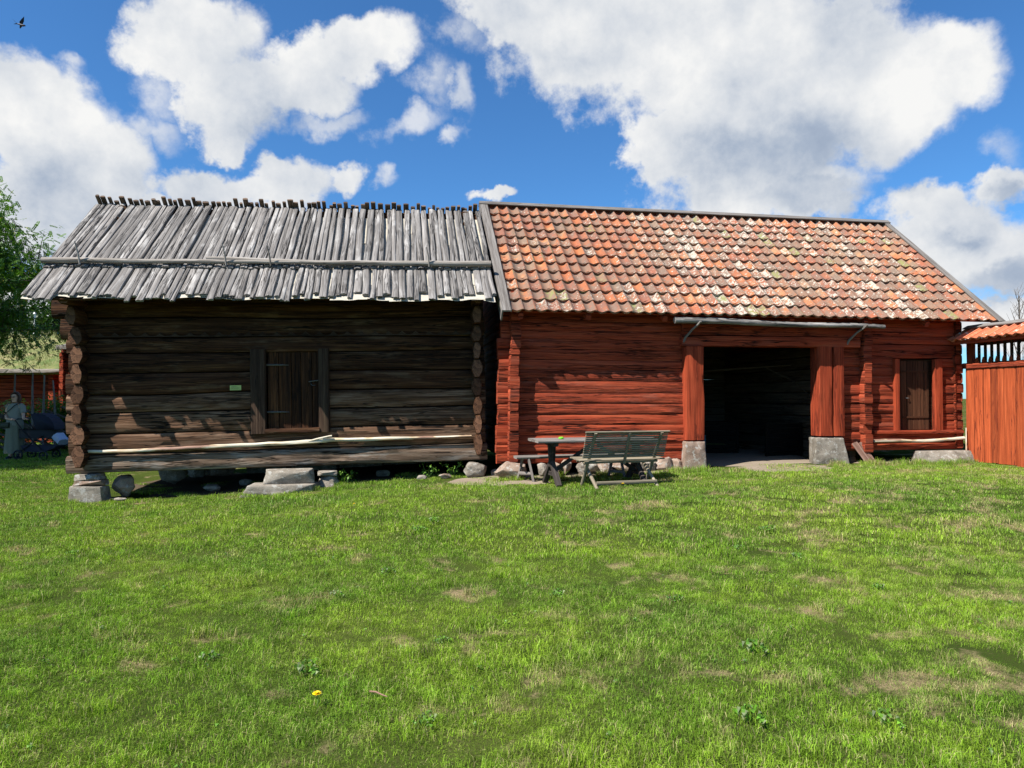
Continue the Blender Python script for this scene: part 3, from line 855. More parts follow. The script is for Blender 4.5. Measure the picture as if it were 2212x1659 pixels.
# bargeboards and ridge boards
def rake_board(xc, w, lab='bargeboard'):
    b = MB()
    d = (rp2(0, 1) - rp2(0, 0)); n_ = Vector((0, -d.z, d.y))
    b.beam(rp2(xc, -.10, .055), rp2(xc, SL2 + .05, .055), w, .03, up=n_, exp=10, rough=.002, seg=.3)
    side = xc - w / 2 + .012 if xc < 4 else xc + w / 2 - .012
    b.beam(rp2(side, -.10, -.05), rp2(side, SL2, -.05), .026, .19, up=n_, exp=10, rough=.002, seg=.3)
    return b.build(lab, M['barge'], RB)
rake_board(.085, .17); rake_board(9.70, .13)
b = MB()
top = rp2(0, SL2, 0)
d = (rp2(0, 1) - rp2(0, 0)); n_ = Vector((0, -d.z, d.y))
b.beam(rp2(0.0, SL2 - .01, .075), rp2(9.78, SL2 - .01, .075), .13, .026, up=n_, exp=10, rough=.002, seg=.3)
b.beam((0.0, RY2 + .09, RZ2 + .045), (9.78, RY2 + .09, RZ2 + .045), .13, .026, up=(0, d.z, d.y), exp=10, rough=.002, seg=.3)
b.build('ridge_boards', M['barge'], RB)

# wooden gutter over the gateway: a hollowed log on two crooked hooks
GU = thing('wooden_gutter', 'grey hollowed log gutter hanging under the eave above the open gateway', 'gutter', FR)
b = MB()
gp = [(3.12 + 4.15 * t_ / 18, -.40, 2.585 - .003 * t_ + .012 * math.sin(t_ * .5)) for t_ in range(19)]
gp = [(a_, c_ + .05, d_) for a_, c_, d_ in gp]
b.tube(gp, [.060 - .0012 * k for k in range(19)], 12, rough=.14)
b.build('gutter_log', M['board'], GU)
for xx in (3.52, 6.80):
    b = MB(); b.tube([(xx - .12, -.09, 2.22), (xx - .10, -.13, 2.30), (xx - .03, -.26, 2.43), (xx + .03, -.40, 2.52), (xx + .045, -.455, 2.56)], [.026, .022, .020, .022, .018], 7, rough=.2)
    b.build('gutter_hook', M['barge'], GU)

# barn floor and the trodden ground in front of it
b = MB()
nn = 14
def patch(name, F, x0, x1, y0, y1, lift, mat, nx=20, ny=14, edge=.15):
    b = MB(); ids = {}
    cxx, cyy = (x0 + x1) / 2, (y0 + y1) / 2
    b.v = []; 
    for j in range(ny + 1):
        for i in range(nx + 1):
            a, c = i / nx * 2 - 1, j / ny * 2 - 1
            # squircle with a ragged rim
            ra = math.sqrt(max(1e-6, 1 - c * c / 2)); rc = math.sqrt(max(1e-6, 1 - a * a / 2))
            e = 1 + edge * noise.noise(Vector((a * 2.3, c * 2.3, x0)))
            px_, py_ = cxx + a * ra * (x1 - x0) / 2 * e, cyy + c * rc * (y1 - y0) / 2 * e
            w_ = F @ Vector((px_, py_, 0))
            rim = max(abs(a), abs(c))
            b.v.append((w_.x, w_.y, gz(w_.x, w_.y) + lift - .03 * sm((rim - .8) / .2)))
    for j in range(ny):
        for i in range(nx):
            a = j * (nx + 1) + i; q_ = (a, a + 1, a + nx + 2, a + nx + 1)
            b.f.append(q_); b.mi.append(0); b.uv += [(b.v[k][0], b.v[k][1]) for k in q_]
    return tag(b.build(name, mat), kind='structure')
patch('earth_floor', FR, 3.3, 6.9, -.15, 5.3, .035, M['dirt'])
patch('trodden_path', FR, 4.2, 6.1, -1.05, .1, .018, M['dirt'])
patch('bare_earth', FR, -.9, 1.1, -1.0, .4, .016, M['dirt'], edge=.4)
patch('bare_earth', FG, -.1, 6.9, -.16, 3.4, .012, M['dirt_shade'], edge=.12)
patch('bare_earth', FR, .8, 3.6, -.35, .5, .014, M['dirt'], edge=.2)
patch('bare_earth', FR, 6.7, 9.4, -.25, .5, .014, M['dirt'], edge=.2)
for o in list(COL.objects):
    if o.name.startswith('bare_earth'): pass

# ------------------------------------------------------------------ plank fence with tiled coping (runs out from the barn corner)
FN = thing('roofed_fence', 'tall orange red plank fence under a small clay tile coping, right of the barn', 'fence', FR)
FX = 9.30
b = MB(); y_ = -.03; 
for k in range(27):
    w_ = U(.14, .26)
    b.beam((FX + U(-.003, .003), y_ - w_ / 2, -.02 + U(-.02, .02)), (FX, y_ - w_ / 2 + U(-.003, .003), 1.80), w_ - .012, .028, up=(1, 0, 0), exp=12, rough=.0015, n=16)
    y_ -= w_
b.build('planks', M['redplank'], FN)
b = MB(); b.beam((FX - .02, .02, 1.83), (FX - .02, -5.4, 1.83), .045, .11, exp=8, rough=.004); b.build('top_rail', M['redrough'], FN)
b = MB(); y_ = -.1
while y_ > -5.2:
    b.loft([[(FX + .03, y_ - .03, 1.7), (FX + .055, y_ - .03, 1.7), (FX + .055, y_ + .03, 1.7), (FX + .03, y_ + .03, 1.7)], [(FX + .03, y_ - .03, 1.92), (FX + .055, y_ - .03, 1.92), (FX + .055, y_ + .03, 1.92), (FX + .03, y_ + .03, 1.92)], [(FX + .03, y_ - .004, 1.99), (FX + .055, y_ - .004, 1.99), (FX + .055, y_ + .004, 1.99), (FX + .03, y_ + .004, 1.99)]], [0, .2, .3])
    y_ -= .15
b.build('pointed_pickets', M['redplank'], FN, smooth=False)
b = MB(); y_ = -.18
while y_ > -5.2:
    b.box((FX + .16, y_, 2.1), (.03, .045, .95)); y_ -= .145
b.build('tall_slats', M['frame_old'], FN, smooth=False)
for yy in (-.05, -5.2):
    b = MB(); b.beam((FX + .10, yy, -.1), (FX + .10, yy, 2.45), .12, .12, up=(1, 0, 0), exp=6); b.build('fence_post', M['red'], FN)
def cop(sgn):
    ex, ez, rx, rz = FX - .36, 2.30, FX + .06, 2.55
    L = math.hypot(rx - ex, rz - ez)
    def f(x_, s, h):
        t_ = s / L
        X = ex + (rx - ex) * t_; Z = ez + (rz - ez) * t_
        nx_, nz_ = -(rz - ez) / L, (rx - ex) / L
        X += nx_ * h; Z += nz_ * h
        if sgn: X = 2 * rx - X
        return Vector((X, -x_ if not sgn else x_ - 5.4, Z))
    return f, L
b = MB()
for sgn in (0, 1):
    f, L = cop(sgn); tiles(b, f, 0.0, .19, 28, 0, L, 1, L + .03, A=.03, jit=.004)
b.build('coping_tiles', M['tile2'], FN, sharp=35)
b = MB(); b.beam((FX + .02, 0, 2.59), (FX + .02, -5.35, 2.59), .14, .025, up=(-.5, 0, 1), exp=9); b.beam((FX + .12, 0, 2.59), (FX + .12, -5.35, 2.59), .1, .025, up=(.5, 0, 1), exp=9)
b.build('coping_ridge', M['barge'], FN)
b = MB(); b.beam((FX - .28, 0, 2.28), (FX - .28, -5.35, 2.28), .04, .08, exp=8); b.beam((FX + .36, 0, 2.28), (FX + .36, -5.35, 2.28), .04, .08, exp=8)
for yy in (-.05, -1.1, -2.15, -3.2, -4.2, -5.2): b.beam((FX - .32, yy, 2.30), (FX + .40, yy, 2.30), .06, .07, exp=8)
b.build('coping_frame', M['red'], FN)

# ------------------------------------------------------------------ stones
def stone(name, label, cx, cy, z0, w, d, h, seed, mat='stone', rz=0, box=3.0, group=None, F=None, cat='stone', lump=.10):
    rs = random.Random(seed * 13.7)
    bm = bmesh.new()
    pts_ = []
    if box >= 3.3:          # split block: jittered box corners plus a few extra
        j_ = .36 if box > 4.5 else .42
        for sx in (-1, 1):
            for sy in (-1, 1):
                for sz in (-1, 1):
                    pts_.append(Vector((sx * (1.04 - rs.random() * j_ * (.5 if sz < 0 else (1.5 if name == 'post_stone' else .85))), sy * (1 - rs.random() * j_ * 1.5), sz * (1.03 - rs.random() * j_ * .55))))
        for _ in range(4): pts_.append(Vector((rs.uniform(-.7, .7), rs.choice((-1, 1)) * rs.uniform(.9, 1.06), rs.uniform(-.8, .8))))
    else:                   # field boulder: random hull
        for _ in range(26):
            p = Vector((rs.gauss(0, 1), rs.gauss(0, 1), rs.gauss(0, 1))).normalized()
            rr_ = (abs(p.x) ** box + abs(p.y) ** box + abs(p.z) ** box) ** (-1 / box)
            pts_.append(p * rr_ * rs.uniform(.9, 1.08))
    for p in pts_: bm.verts.new(p)
    res = bmesh.ops.convex_hull(bm, input=bm.verts)
    bmesh.ops.delete(bm, geom=[g for g in res['geom_interior'] if isinstance(g, bmesh.types.BMVert)], context='VERTS')
    bmesh.ops.dissolve_limit(bm, angle_limit=R(9), verts=bm.verts, edges=bm.edges)
    bmesh.ops.bevel(bm, geom=list(bm.edges) + list(bm.verts), offset=.07 if box >= 3.3 else .14, segments=2, profile=.6, affect='EDGES', clamp_overlap=True)
    bmesh.ops.triangulate(bm, faces=bm.faces)
    for _ in range(3):
        ed_ = [e for e in bm.edges if e.calc_length() > .16]
        if ed_: bmesh.ops.subdivide_edges(bm, edges=ed_, cuts=1, use_grid_fill=False)
        bmesh.ops.triangulate(bm, faces=bm.faces)
    for v in bm.verts:
        p = v.co.copy(); n_ = p.normalized()
        nz = noise.noise(p * 1.7 + Vector((seed, 0, 0))) * lump * .55 + noise.noise(p * 5 + Vector((seed, 5, 0))) * lump * .30 + noise.noise(p * 12 + Vector((seed, 5, 0))) * lump * .12
        q_ = p + n_ * nz
        v.co = Vector((q_.x * w / 2, q_.y * d / 2, q_.z * h / 2 + h / 2))
    bmesh.ops.recalc_face_normals(bm, faces=bm.faces)
    me = bpy.data.meshes.new(name); bm.to_mesh(me); bm.free()
    me.polygons.foreach_set('use_smooth', np.ones(len(me.polygons), dtype=bool)); me.set_sharp_from_angle(angle=R(38))
    me.materials.append(M[mat])
    o = bpy.data.objects.new(name, me); COL.objects.link(o)
    if F is not None:
        k_ = SG if F is FG else SR
        me.transform(Matrix.Scale(k_, 4))
        if z0 is not None: z0 = H + (z0 - H) * k_
        w_ = F @ Vector((cx, cy, 0)); x_, y_ = w_.x, w_.y
    else: x_, y_ = cx, cy
    o.location = (x_, y_, (gz(x_, y_) if z0 is None else z0)); o.rotation_euler = (0, 0, R(rz))
    return tag(o, label, cat, group)
G1 = 'foundation stones under the storehouse'
stone('foundation_stone', 'squared grey block at the bottom of the stack under the left corner', .30, -.02, -.03, .50, .42, .27, 3.1, rz=8, box=5, F=FG, group=G1, lump=.05)
stone('foundation_stone', 'thin tan slab in the middle of the stack under the left corner', .31, .05, .235, .44, .36, .085, 8.2, 'stone_pink', rz=4, box=3.5, F=FG, group=G1)
stone('foundation_stone', 'small grey wedge stone on top of the stack under the left corner', .29, .06, .315, .36, .34, .10, 5.7, rz=9, box=4, F=FG, group=G1)
stone('foundation_stone', 'brownish rounded stone leaning behind the left corner stack', .66, .32, .0, .34, .40, .37, 12.4, 'stone_pink', rz=30, box=2.6, F=FG, group=G1)
stone('foundation_stone', 'pale flat chip lying on the grass beside the left corner stack', .72, .0, None, .22, .12, .05, 6.4, rz=10, F=FG, group=G1)
stone('foundation_stone', 'whitish rounded boulder in the gap under the left gable', .95, 1.7, .02, .5, .4, .42, 2.4, rz=0, box=2.4, F=FG, group=G1)
stone('foundation_stone', 'tan boulder farthest back under the left gable', 1.45, 2.75, .0, .62, .4, .45, 9.9, 'stone_pink', rz=0, box=2.6, F=FG, group=G1)
stone('foundation_stone', 'pale stone with dark hollow under the back sill of the storehouse', 1.05, 2.6, .0, .4, .3, .46, 4.9, rz=0, box=2.6, F=FG, group=G1)
stone('step_stone', 'upper thick grey lichened door step slab tight under the storehouse sill', 3.22, -.20, .245, .80, .40, .215, 1.7, rz=9, box=6, F=FG, group='step stones at the storehouse door', lump=.04)
stone('step_stone', 'lower wide pale step slab lying on the grass below the storehouse door', 3.12, -.30, .02, 1.16, .62, .245, 2.2, rz=12, box=3.4, F=FG, group='step stones at the storehouse door', lump=.07)
stone('foundation_stone', 'small rounded stone squeezed in right of the storehouse door steps', 3.78, .05, .06, .32, .34, .27, 3.3, rz=0, box=2.6, F=FG, group=G1)
stone('foundation_stone', 'flat grey packing stone on the small one right of the door steps', 3.76, .06, .32, .30, .3, .09, 3.9, rz=20, box=4, F=FG, group=G1)
stone('foundation_stone', 'pale wedge shaped stone under the right corner of the storehouse', 6.10, -.06, .24, .38, .34, .29, 7.7, rz=20, box=3.2, F=FG, group=G1)
for i, (x_, w_, l_) in enumerate(((5.25, .16, 'small flat pale stone in the bare soil left of the right corner wedge'), (5.62, .22, 'small tan stone in the soil just left of the right corner wedge'), (6.45, .20, 'small rounded stone right of the right corner wedge'))):
    stone('loose_stone', l_, x_, -.12 + .05 * i, None, w_, w_ * .8, .08 + .03 * (i == 2), 20 + i, 'stone_pink' if i == 1 else 'stone', rz=i * 40, F=FG, group='loose stones by the storehouse')
for i, (x_, y_, w_) in enumerate(((1.9, .6, .3), (2.3, 1.1, .22), (4.6, .8, .26))):
    stone('loose_stone', ('broad low stone lying in the dark crawl space left of the door steps', 'smaller low stone deep in the crawl space behind the door steps', 'low stone in the crawl space right of the door steps')[i], x_, y_, None, w_, w_ * .8, .12, 30 + i, F=FG, group='loose stones by the storehouse')
for i, (x_, w_, l_) in enumerate(((2.3, .8, 'left one of the boulders added to block light under the back sill, right of the crawl gap'), (3.2, .9, 'boulder added to block light under the back sill behind the door steps'), (4.1, .85, 'boulder added to block light under the back sill right of the door steps'), (4.95, .8, 'boulder added to block light under the back sill toward the right corner'), (5.8, .85, 'boulder added to block light under the back right corner of the storehouse'))):  # row added to keep light from behind out of the crawl space
    stone('foundation_stone', l_, x_, 3.0, .0, w_ * 1.12, .4, .62, 80 + i, 'stone', rz=0, box=3.5, F=FG, group=G1)
G2 = 'foundation stones along the red barn'
stone('boulder', 'big rounded pinkish boulder under the left corner of the red barn', .22, -.18, .12, .58, .52, .36, 15.2, 'stone_pink', rz=0, box=2.3, F=FR, cat='boulder', lump=.06)
fs = [(.80, .18, .22, 'small stone just right of the big boulder'), (1.03, .24, .24, 'squat stone seen left of the table trestle'), (1.24, .2, .27, 'narrow stone half hidden by the left table trestle'),
      (1.62, .36, .26, 'rounded pink stone between the table trestle and the bench'), (1.92, .30, .28, 'upright stone seen just left of the slatted bench legs'), (2.32, .50, .27, 'long flat stone behind the left half of the slatted bench'),
      (2.72, .30, .27, 'stone seen behind the middle of the slatted bench'), (3.02, .32, .30, 'broad pale stone right of the slatted bench'), (3.28, .22, .26, 'small stone wedged against the left gate post stone')]
for i, (x_, w_, h_, l_) in enumerate(fs):
    stone('foundation_stone', l_, x_, .02, .17, w_ * 1.12, .34, h_ + .02, 41 + i * 1.7, 'stone_pink' if i % 3 else 'stone', rz=i * 13 % 20 - 10, box=3.2, F=FR, group=G2)
stone('post_stone', 'upright grey cornerstone carrying the left gate post', 3.59, .0, .25, .47, .46, .54, 51.4, 'stone_pink', rz=4, box=9, F=FR, group='stones under the gate posts', lump=.05)
stone('post_stone', 'broad pale block carrying the right double gate post', 6.35, .02, .29, .66, .46, .55, 57.9, 'stone', rz=0, box=8, F=FR, group='stones under the gate posts', lump=.06)
stone('foundation_stone', 'long grey slab under the sill below the small brown door', 8.68, -.10, .24, 1.12, .42, .30, 61.2, 'stone', rz=2, box=5.5, F=FR, group=G2, lump=.05)

# weathered shingles leaning on the right post stone
SH = thing('shingle_stack', 'small bundle of weathered reddish shingles leaning beside the right gate stone', 'shingles', FR @ Matrix.Translation((6.86, -.10, -.06)))
for k in range(5):
    b = MB(); o_ = k * .045
    b.beam((o_ + .15, -.14 + k * .012, .0), (o_ - .05 - .0 * k, .03 + k * .012, .40 + U(-.02, .02)), .085, .016, up=(0, -1, .5), exp=6, rough=.004, seg=.06)
    b.build('shingle', M['shingle'], SH)

for (x0, z0, x1, z1, l_) in ((9.16, -.02, 9.24, .62, 'taller thin pale stick leaning in the corner of barn and fence'), (9.20, -.03, 9.27, .22, 'short thin pale stick at the foot of the corner of barn and fence')):
    stick('thin_stick', l_, [(x0, -.16, z0), ((x0 + x1) / 2, -.12, (z0 + z1) / 2), (x1, -.08, z1)], (.012, .008), FR, cat='stick', group='thin sticks in the fence corner')

# things inside the gateway
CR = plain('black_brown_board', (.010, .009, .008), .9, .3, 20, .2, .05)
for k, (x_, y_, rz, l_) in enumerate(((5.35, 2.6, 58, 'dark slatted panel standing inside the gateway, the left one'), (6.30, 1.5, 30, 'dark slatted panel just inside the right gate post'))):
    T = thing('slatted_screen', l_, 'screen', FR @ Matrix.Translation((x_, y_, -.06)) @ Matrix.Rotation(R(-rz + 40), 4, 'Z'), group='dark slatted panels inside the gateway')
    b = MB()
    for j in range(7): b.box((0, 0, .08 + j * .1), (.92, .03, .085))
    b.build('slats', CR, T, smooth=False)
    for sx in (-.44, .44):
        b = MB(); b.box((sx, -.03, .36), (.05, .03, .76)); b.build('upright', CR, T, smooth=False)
T = thing('stored_bench', 'dim teal painted bench standing in the dark behind the left gate post', 'bench', FR @ Matrix.Translation((4.45, 2.3, -.04)) @ Matrix.Rotation(R(8), 4, 'Z'))
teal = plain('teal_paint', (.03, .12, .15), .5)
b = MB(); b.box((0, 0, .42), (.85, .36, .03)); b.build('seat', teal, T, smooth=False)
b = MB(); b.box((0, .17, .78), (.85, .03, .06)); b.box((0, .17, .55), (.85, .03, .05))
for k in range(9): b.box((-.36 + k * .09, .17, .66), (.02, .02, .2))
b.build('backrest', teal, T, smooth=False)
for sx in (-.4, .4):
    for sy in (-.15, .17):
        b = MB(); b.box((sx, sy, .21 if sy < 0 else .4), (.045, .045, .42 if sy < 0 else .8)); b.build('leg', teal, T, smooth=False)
stick('hay_pole', 'thin horizontal pole hanging along the inside of the dark gateway', [(4.7, 3.4, 1.78), (5.8, 2.6, 1.86), (6.75, 1.9, 1.92)], (.022, .02), FR, 'rawlog', 'pole')
stick('leaning_pole', 'thin pole leaning diagonally against the inner right wall of the gateway', [(6.15, 1.9, 1.86), (6.5, 1.4, 1.55), (6.75, 1.1, 1.2)], (.012, .012), FR, 'rawlog', 'pole')
for k, (x_, y_) in enumerate(((4.9, 3.4), (5.15, 3.2))):
    stick('tool_handle', ('tall wooden tool handle standing at the back of the gateway', 'second tool handle leaning beside the tall one in the gateway')[k], [(x_, y_, 0), (x_ + .05, y_ + .1, .8), (x_ + .08, y_ + .2, 1.6 - k * .3)], (.018, .015), FR, 'rawlog', 'tool')

# ------------------------------------------------------------------ garden furniture
def put(x, y, rz): return Matrix.Translation((x, y, gz(x, y) - .005)) @ Matrix.Rotation(R(rz), 4, 'Z')
# slatted bench seen from behind (local: x along, y towards the barn = seat side)
BE = thing('slatted_bench', 'grey slatted garden bench with its back to the camera', 'bench', put(1.62, 10.20, 17) @ Matrix.Scale(.95, 4))
def bl(n_): return None
SB, HB = .42, .86
b = MB()
for k in range(7): b.beam((-.72, -.02 + k * .062, SB + .003 * k), (.72, -.02 + k * .062, SB + .003 * k), .046, .022, exp=8, rough=.001, seg=.4, n=8)
b.build('seat', M['bench'], BE)
b = MB()
for k in range(13):
    t_ = k / 12; z_ = SB + .05 + t_ * .37; y_ = -.065 - .14 * t_
    b.beam((-.69, y_, z_), (.69, y_, z_), .018, .024, exp=8, rough=.0008, seg=.4, n=8, up=(0, -.3, 1))
b.beam((-.70, -.225, HB + .0), (.70, -.225, HB + .0), .05, .022, exp=8, rough=.001, seg=.4, n=8)
b.build('backrest', M['bench'], BE)
for xx in (-.55, .02, .56):
    b = MB()
    if xx == .02: b.beam((xx, -.03, SB - .06), (xx, -.235, HB - .015), .035, .045, up=(1, 0, 0), exp=8, rough=.001, n=8); b.build('back_stay', M['bench'], BE)
    else:
        b.beam((xx, .30, 0), (xx, -.245, HB - .012), .042, .05, up=(1, 0, 0), exp=8, rough=.001, n=8); b.build('leg', M['bench'], BE)
        b = MB(); sx = .045 if xx < 0 else -.045
        b.beam((xx + sx, -.20, 0), (xx + sx, .36, SB - .02), .042, .05, up=(1, 0, 0), exp=8, rough=.001, n=8); b.build('leg', M['bench'], BE)
b = MB(); b.beam((-.50, -.165, .085), (.51, -.165, .085), .028, .055, exp=8, rough=.001, n=8); b.build('stretcher', M['bench'], BE)
b = MB(); b.beam((-.62, .02, SB - .035), (.62, .02, SB - .035), .03, .04, exp=8, n=8); b.beam((-.62, .33, SB - .035), (.62, .33, SB - .035), .03, .04, exp=8, n=8); b.build('seat_frame', M['bench'], BE)
# table with cross trestles
TF = put(1.27, 10.66, 13) @ Matrix.Scale(.95, 4)
TB = thing('garden_table', 'weathered plank table on dark crossed trestles in front of the red wall', 'table', TF)
b = MB()
for k in range(3): b.beam((-1.03, -.22 + k * .22, .70), (1.03, -.22 + k * .22, .70), .214, .045, exp=10, rough=.002, seg=.4)
b.build('tabletop', M['tabletop'], TB)
for sx in (-.72, .72):
    b = MB(); b.beam((sx, -.26, .645), (sx, .26, .645), .07, .06, exp=8); b.build('bearer', M['tabledark'], TB)
    b = MB(); b.beam((sx, 0, .62), (sx, 0, .28), .13, .10, up=(0, 1, 0), exp=6, taper=.7); b.beam((sx, .02, .36), (sx - .03, .30, 0.), .07, .09, up=(1, 0, 0), exp=6); b.build('leg', M['tabledark'], TB)
    b = MB(); b.beam((sx, .0, .36), (sx + .03, -.30, 0.), .07, .09, up=(1, 0, 0), exp=6); b.build('leg', M['tabledark'], TB)
    b = MB(); b.beam((sx - .0, -.12, .17), (sx, .14, .17), .05, .07, exp=6); b.build('cross_rail', M['tabledark'], TB)
b = MB(); b.beam((-.70, 0, .20), (-.05, 0, .62), .045, .06, exp=6); b.build('brace', M['tabledark'], TB)
b = MB(); b.beam((.70, 0, .20), (.05, 0, .62), .045, .06, exp=6); b.build('brace', M['tabledark'], TB)
gm_ = plain('bright_green_plastic', (.18, .62, .04), .4)
b = MB(); b.loft([[(r_ * math.cos(a), r_ * .75 * math.sin(a), z_) for a in [2 * math.pi * k / 14 for k in range(14)]] for z_, r_ in ((0, .035), (.012, .045), (.028, .042), (.036, .022))], [0, .01, .02, .03])
gt = b.build('green_cap', gm_); gt.matrix_world = TF @ Matrix.Translation((-.60, -.12, .723)); tag(gt, 'small bright green lid lying on the left end of the table', 'lid')
# backless bench between table and wall
LB = thing('plank_bench', 'low backless plank bench between the table and the red wall', 'bench', put(.96, 11.12, 12) @ Matrix.Scale(.95, 4))
b = MB(); b.beam((-.98, 0, .40), (.98, 0, .41), .26, .045, exp=10, rough=.002, seg=.4); b.build('seat', M['tabletop'], LB)
for sx in (-.80, .80):
    for s2 in (-1, 1):
        b = MB(); b.beam((sx + s2 * .03, -.10 * s2, .38), (sx + s2 * .10, -.15 * s2, 0.), .045, .055, up=(0, 1, 0), exp=7, n=8); b.build('leg', M['tabletop'], LB)
    b = MB(); b.beam((sx - .09, .10, .13), (sx + .09, -.10, .13), .03, .05, exp=7, n=8); b.build('rung', M['tabletop'], LB)

#@@PART2
# ------------------------------------------------------------------ grass
def mk_grass(name, hue):
    t = newmat(name)
    p, big, midn, dryn, right, y_, x_ = field_nodes(t)
    g = t.n.new('ShaderNodeNewGeometry'); ri = g.outputs['Random Per Island']
    c = t.ramp(t.m('ADD', t.m('MULTIPLY', big, .55), t.m('MULTIPLY', midn, .45)), [(.34, (.11, .25, .016)), (.46, (.18, .34, .020)), (.55, (.26, .42, .026)), (.66, (.31, .41, .045))])
    # cooler greens in the nearer, thicker patches
    c = t.mix(t.m('MULTIPLY', t.ss(t.noise(t.vm('ADD', p, (77, 3, 0)), .6, 3, .5), .48, .62), .35), c, (.09, .20, .035))
    c = t.mix(t.ss(ri, .0, 1., 0., .4), c, (.27, .34, .06))
    dry = t.m('MULTIPLY', t.ss(t.m('MULTIPLY_ADD', right, .06, dryn), .545, .66), t.ss(ri, .15, .55))
    c = t.mix(dry, c, (.40, .34, .16))
    c = t.mix(t.m('MULTIPLY', t.m('GREATER_THAN', t.m('FRACT', t.m('MULTIPLY', ri, 13.7)), .9), .8), c, (.46, .38, .20))
    if hue: c = t.mix(1., c, hue, 'MULTIPLY')
    sm_ = t.m('MULTIPLY', t.ss(t.noise(t.vm('ADD', p, (3, 44, 0)), 7.5, 4, .65), .36, .64, .60, 1.22), t.m('MULTIPLY_ADD', t.m('FRACT', t.m('MULTIPLY', ri, 7.31)), .75, .62)); c = t.mix(1., c, t.comb(sm_, sm_, sm_), 'MULTIPLY')
    t.l.new(c, t.b.inputs['Base Color']); t.b.inputs['Roughness'].default_value = .5
    t.b.inputs['Specular IOR Level'].default_value = .25
    tr = t.n.new('ShaderNodeBsdfTranslucent'); t.l.new(t.mix(1., c, (1.1, 1.15, .5), 'MULTIPLY'), tr.inputs[0])
    mx = t.n.new('ShaderNodeMixShader'); mx.inputs[0].default_value = .28
    t.l.new(t.b.outputs[0], mx.inputs[1]); t.l.new(tr.outputs[0], mx.inputs[2]); t.l.new(mx.outputs[0], t.o.inputs[0])
    return t.mat
M['grass'] = mk_grass('grass_blades', None)
M['grass2'] = mk_grass('broad_leaves', (.5, .68, .7))
GC = bpy.data.collections.new('grass_clumps')       # source clumps, instanced below, never linked to the scene
rg = np.random.RandomState(5)
def clump(i, n, rad, hgt, wid, lean, nbroad=0):
    V, F_, MI = [], [], []
    ang = rg.rand(n) * 2 * np.pi; rr = rad * np.sqrt(rg.rand(n)) * (1 + .25 * rg.randn(n) * .4)
    for k in range(n):
        x_, y_ = rr[k] * math.cos(ang[k]), rr[k] * math.sin(ang[k])
        h = hgt * (.45 + .75 * rg.rand()); w_ = wid * (.6 + .7 * rg.rand())
        a = rg.rand() * 2 * np.pi; ln = lean * (.2 + rg.rand() * 1.2)
        fa = rg.rand() * 2 * np.pi
        dx, dy = math.cos(a), math.sin(a); sx, sy = math.cos(fa) * w_ / 2, math.sin(fa) * w_ / 2
        b_ = len(V)
        m1 = (x_ + dx * h * ln * .35, y_ + dy * h * ln * .35, h * .62)
        tp = (x_ + dx * h * ln, y_ + dy * h * ln, h * (1.05 - .42 * min(1.4, ln)))
        V += [(x_ - sx, y_ - sy, -.01), (x_ + sx, y_ + sy, -.01), (m1[0] + sx * .8, m1[1] + sy * .8, m1[2]), (m1[0] - sx * .8, m1[1] - sy * .8, m1[2]), tp]
        F_ += [(b_, b_ + 1, b_ + 2, b_ + 3), (b_ + 3, b_ + 2, b_ + 4)]; MI += [0, 0]
    for k in range(nbroad):       # clover and plantain leaves low in the sward
        x_, y_ = rg.randn() * rad * .4, rg.randn() * rad * .4
        for j in range(rg.randint(3, 6)):
            a = rg.rand() * 6.28; L = .012 + .014 * rg.rand(); w_ = L * .34; z0 = .02 + .02 * rg.rand()
            dx, dy = math.cos(a), math.sin(a); b_ = len(V)
            V += [(x_, y_, z0 * .6), (x_ + dx * L * .5 - dy * w_, y_ + dy * L * .5 + dx * w_, z0 + .006), (x_ + dx * L, y_ + dy * L, z0), (x_ + dx * L * .5 + dy * w_, y_ + dy * L * .5 - dx * w_, z0 + .006)]
            F_ += [(b_, b_ + 1, b_ + 2, b_ + 3)]; MI += [1]
    me = bpy.data.meshes.new('grass_clump'); me.from_pydata(V, [], F_)
    me.materials.append(M['grass']); me.materials.append(M['grass2'])
    me.polygons.foreach_set('material_index', np.array(MI, dtype=np.int32))
    me.update()
    o = bpy.data.objects.new('grass_clump_%02d' % i, me); GC.objects.link(o)
for i in range(5): clump(i, 1700, .30, .031, .0026, 1.15, 1 if i % 2 else 0)       # near
for i in range(5, 8): clump(i, 850, .36, .031, .0048, 1.1, 0)                        # far
clump(8, 170, .075, .075, .0032, .7, 0)                                               # taller tuft
clump(9, 120, .10, .036, .003, 1.1, 9)                                                 # weed rosette patch
pts, rots, scl, idx = [], [], [], []
def addp(x_, y_, i, s_):
    pts.append((x_, y_, gz(x_, y_))); rots.append((rg.randn() * .04, rg.randn() * .04, rg.rand() * 6.283)); scl.append(s_); idx.append(i)
def bare(x_, y_):
    a = FGi @ Vector((x_, y_, 0)); c = FRi @ Vector((x_, y_, 0))
    if -.1 < a.x < 6.6 and -.10 < a.y < 3.4: return rg.rand() < .85
    if -.15 < a.x < 6.7 and -.5 < a.y < -.1: return rg.rand() < .40
    if 3.75 < c.x < 6.2 and c.y > -.25: return True
    if 4.4 < c.x < 6.0 and c.y > -.95: return rg.rand() < .72
    if -.9 < c.x < 9.3 and c.y > .12: return True
    if -1. < c.x < .75 and -.8 < c.y < .3: return rg.rand() < .35
    if .75 < c.x < 9.4 and c.y > -.22: return rg.rand() < .7
    return False
y_ = 2.2
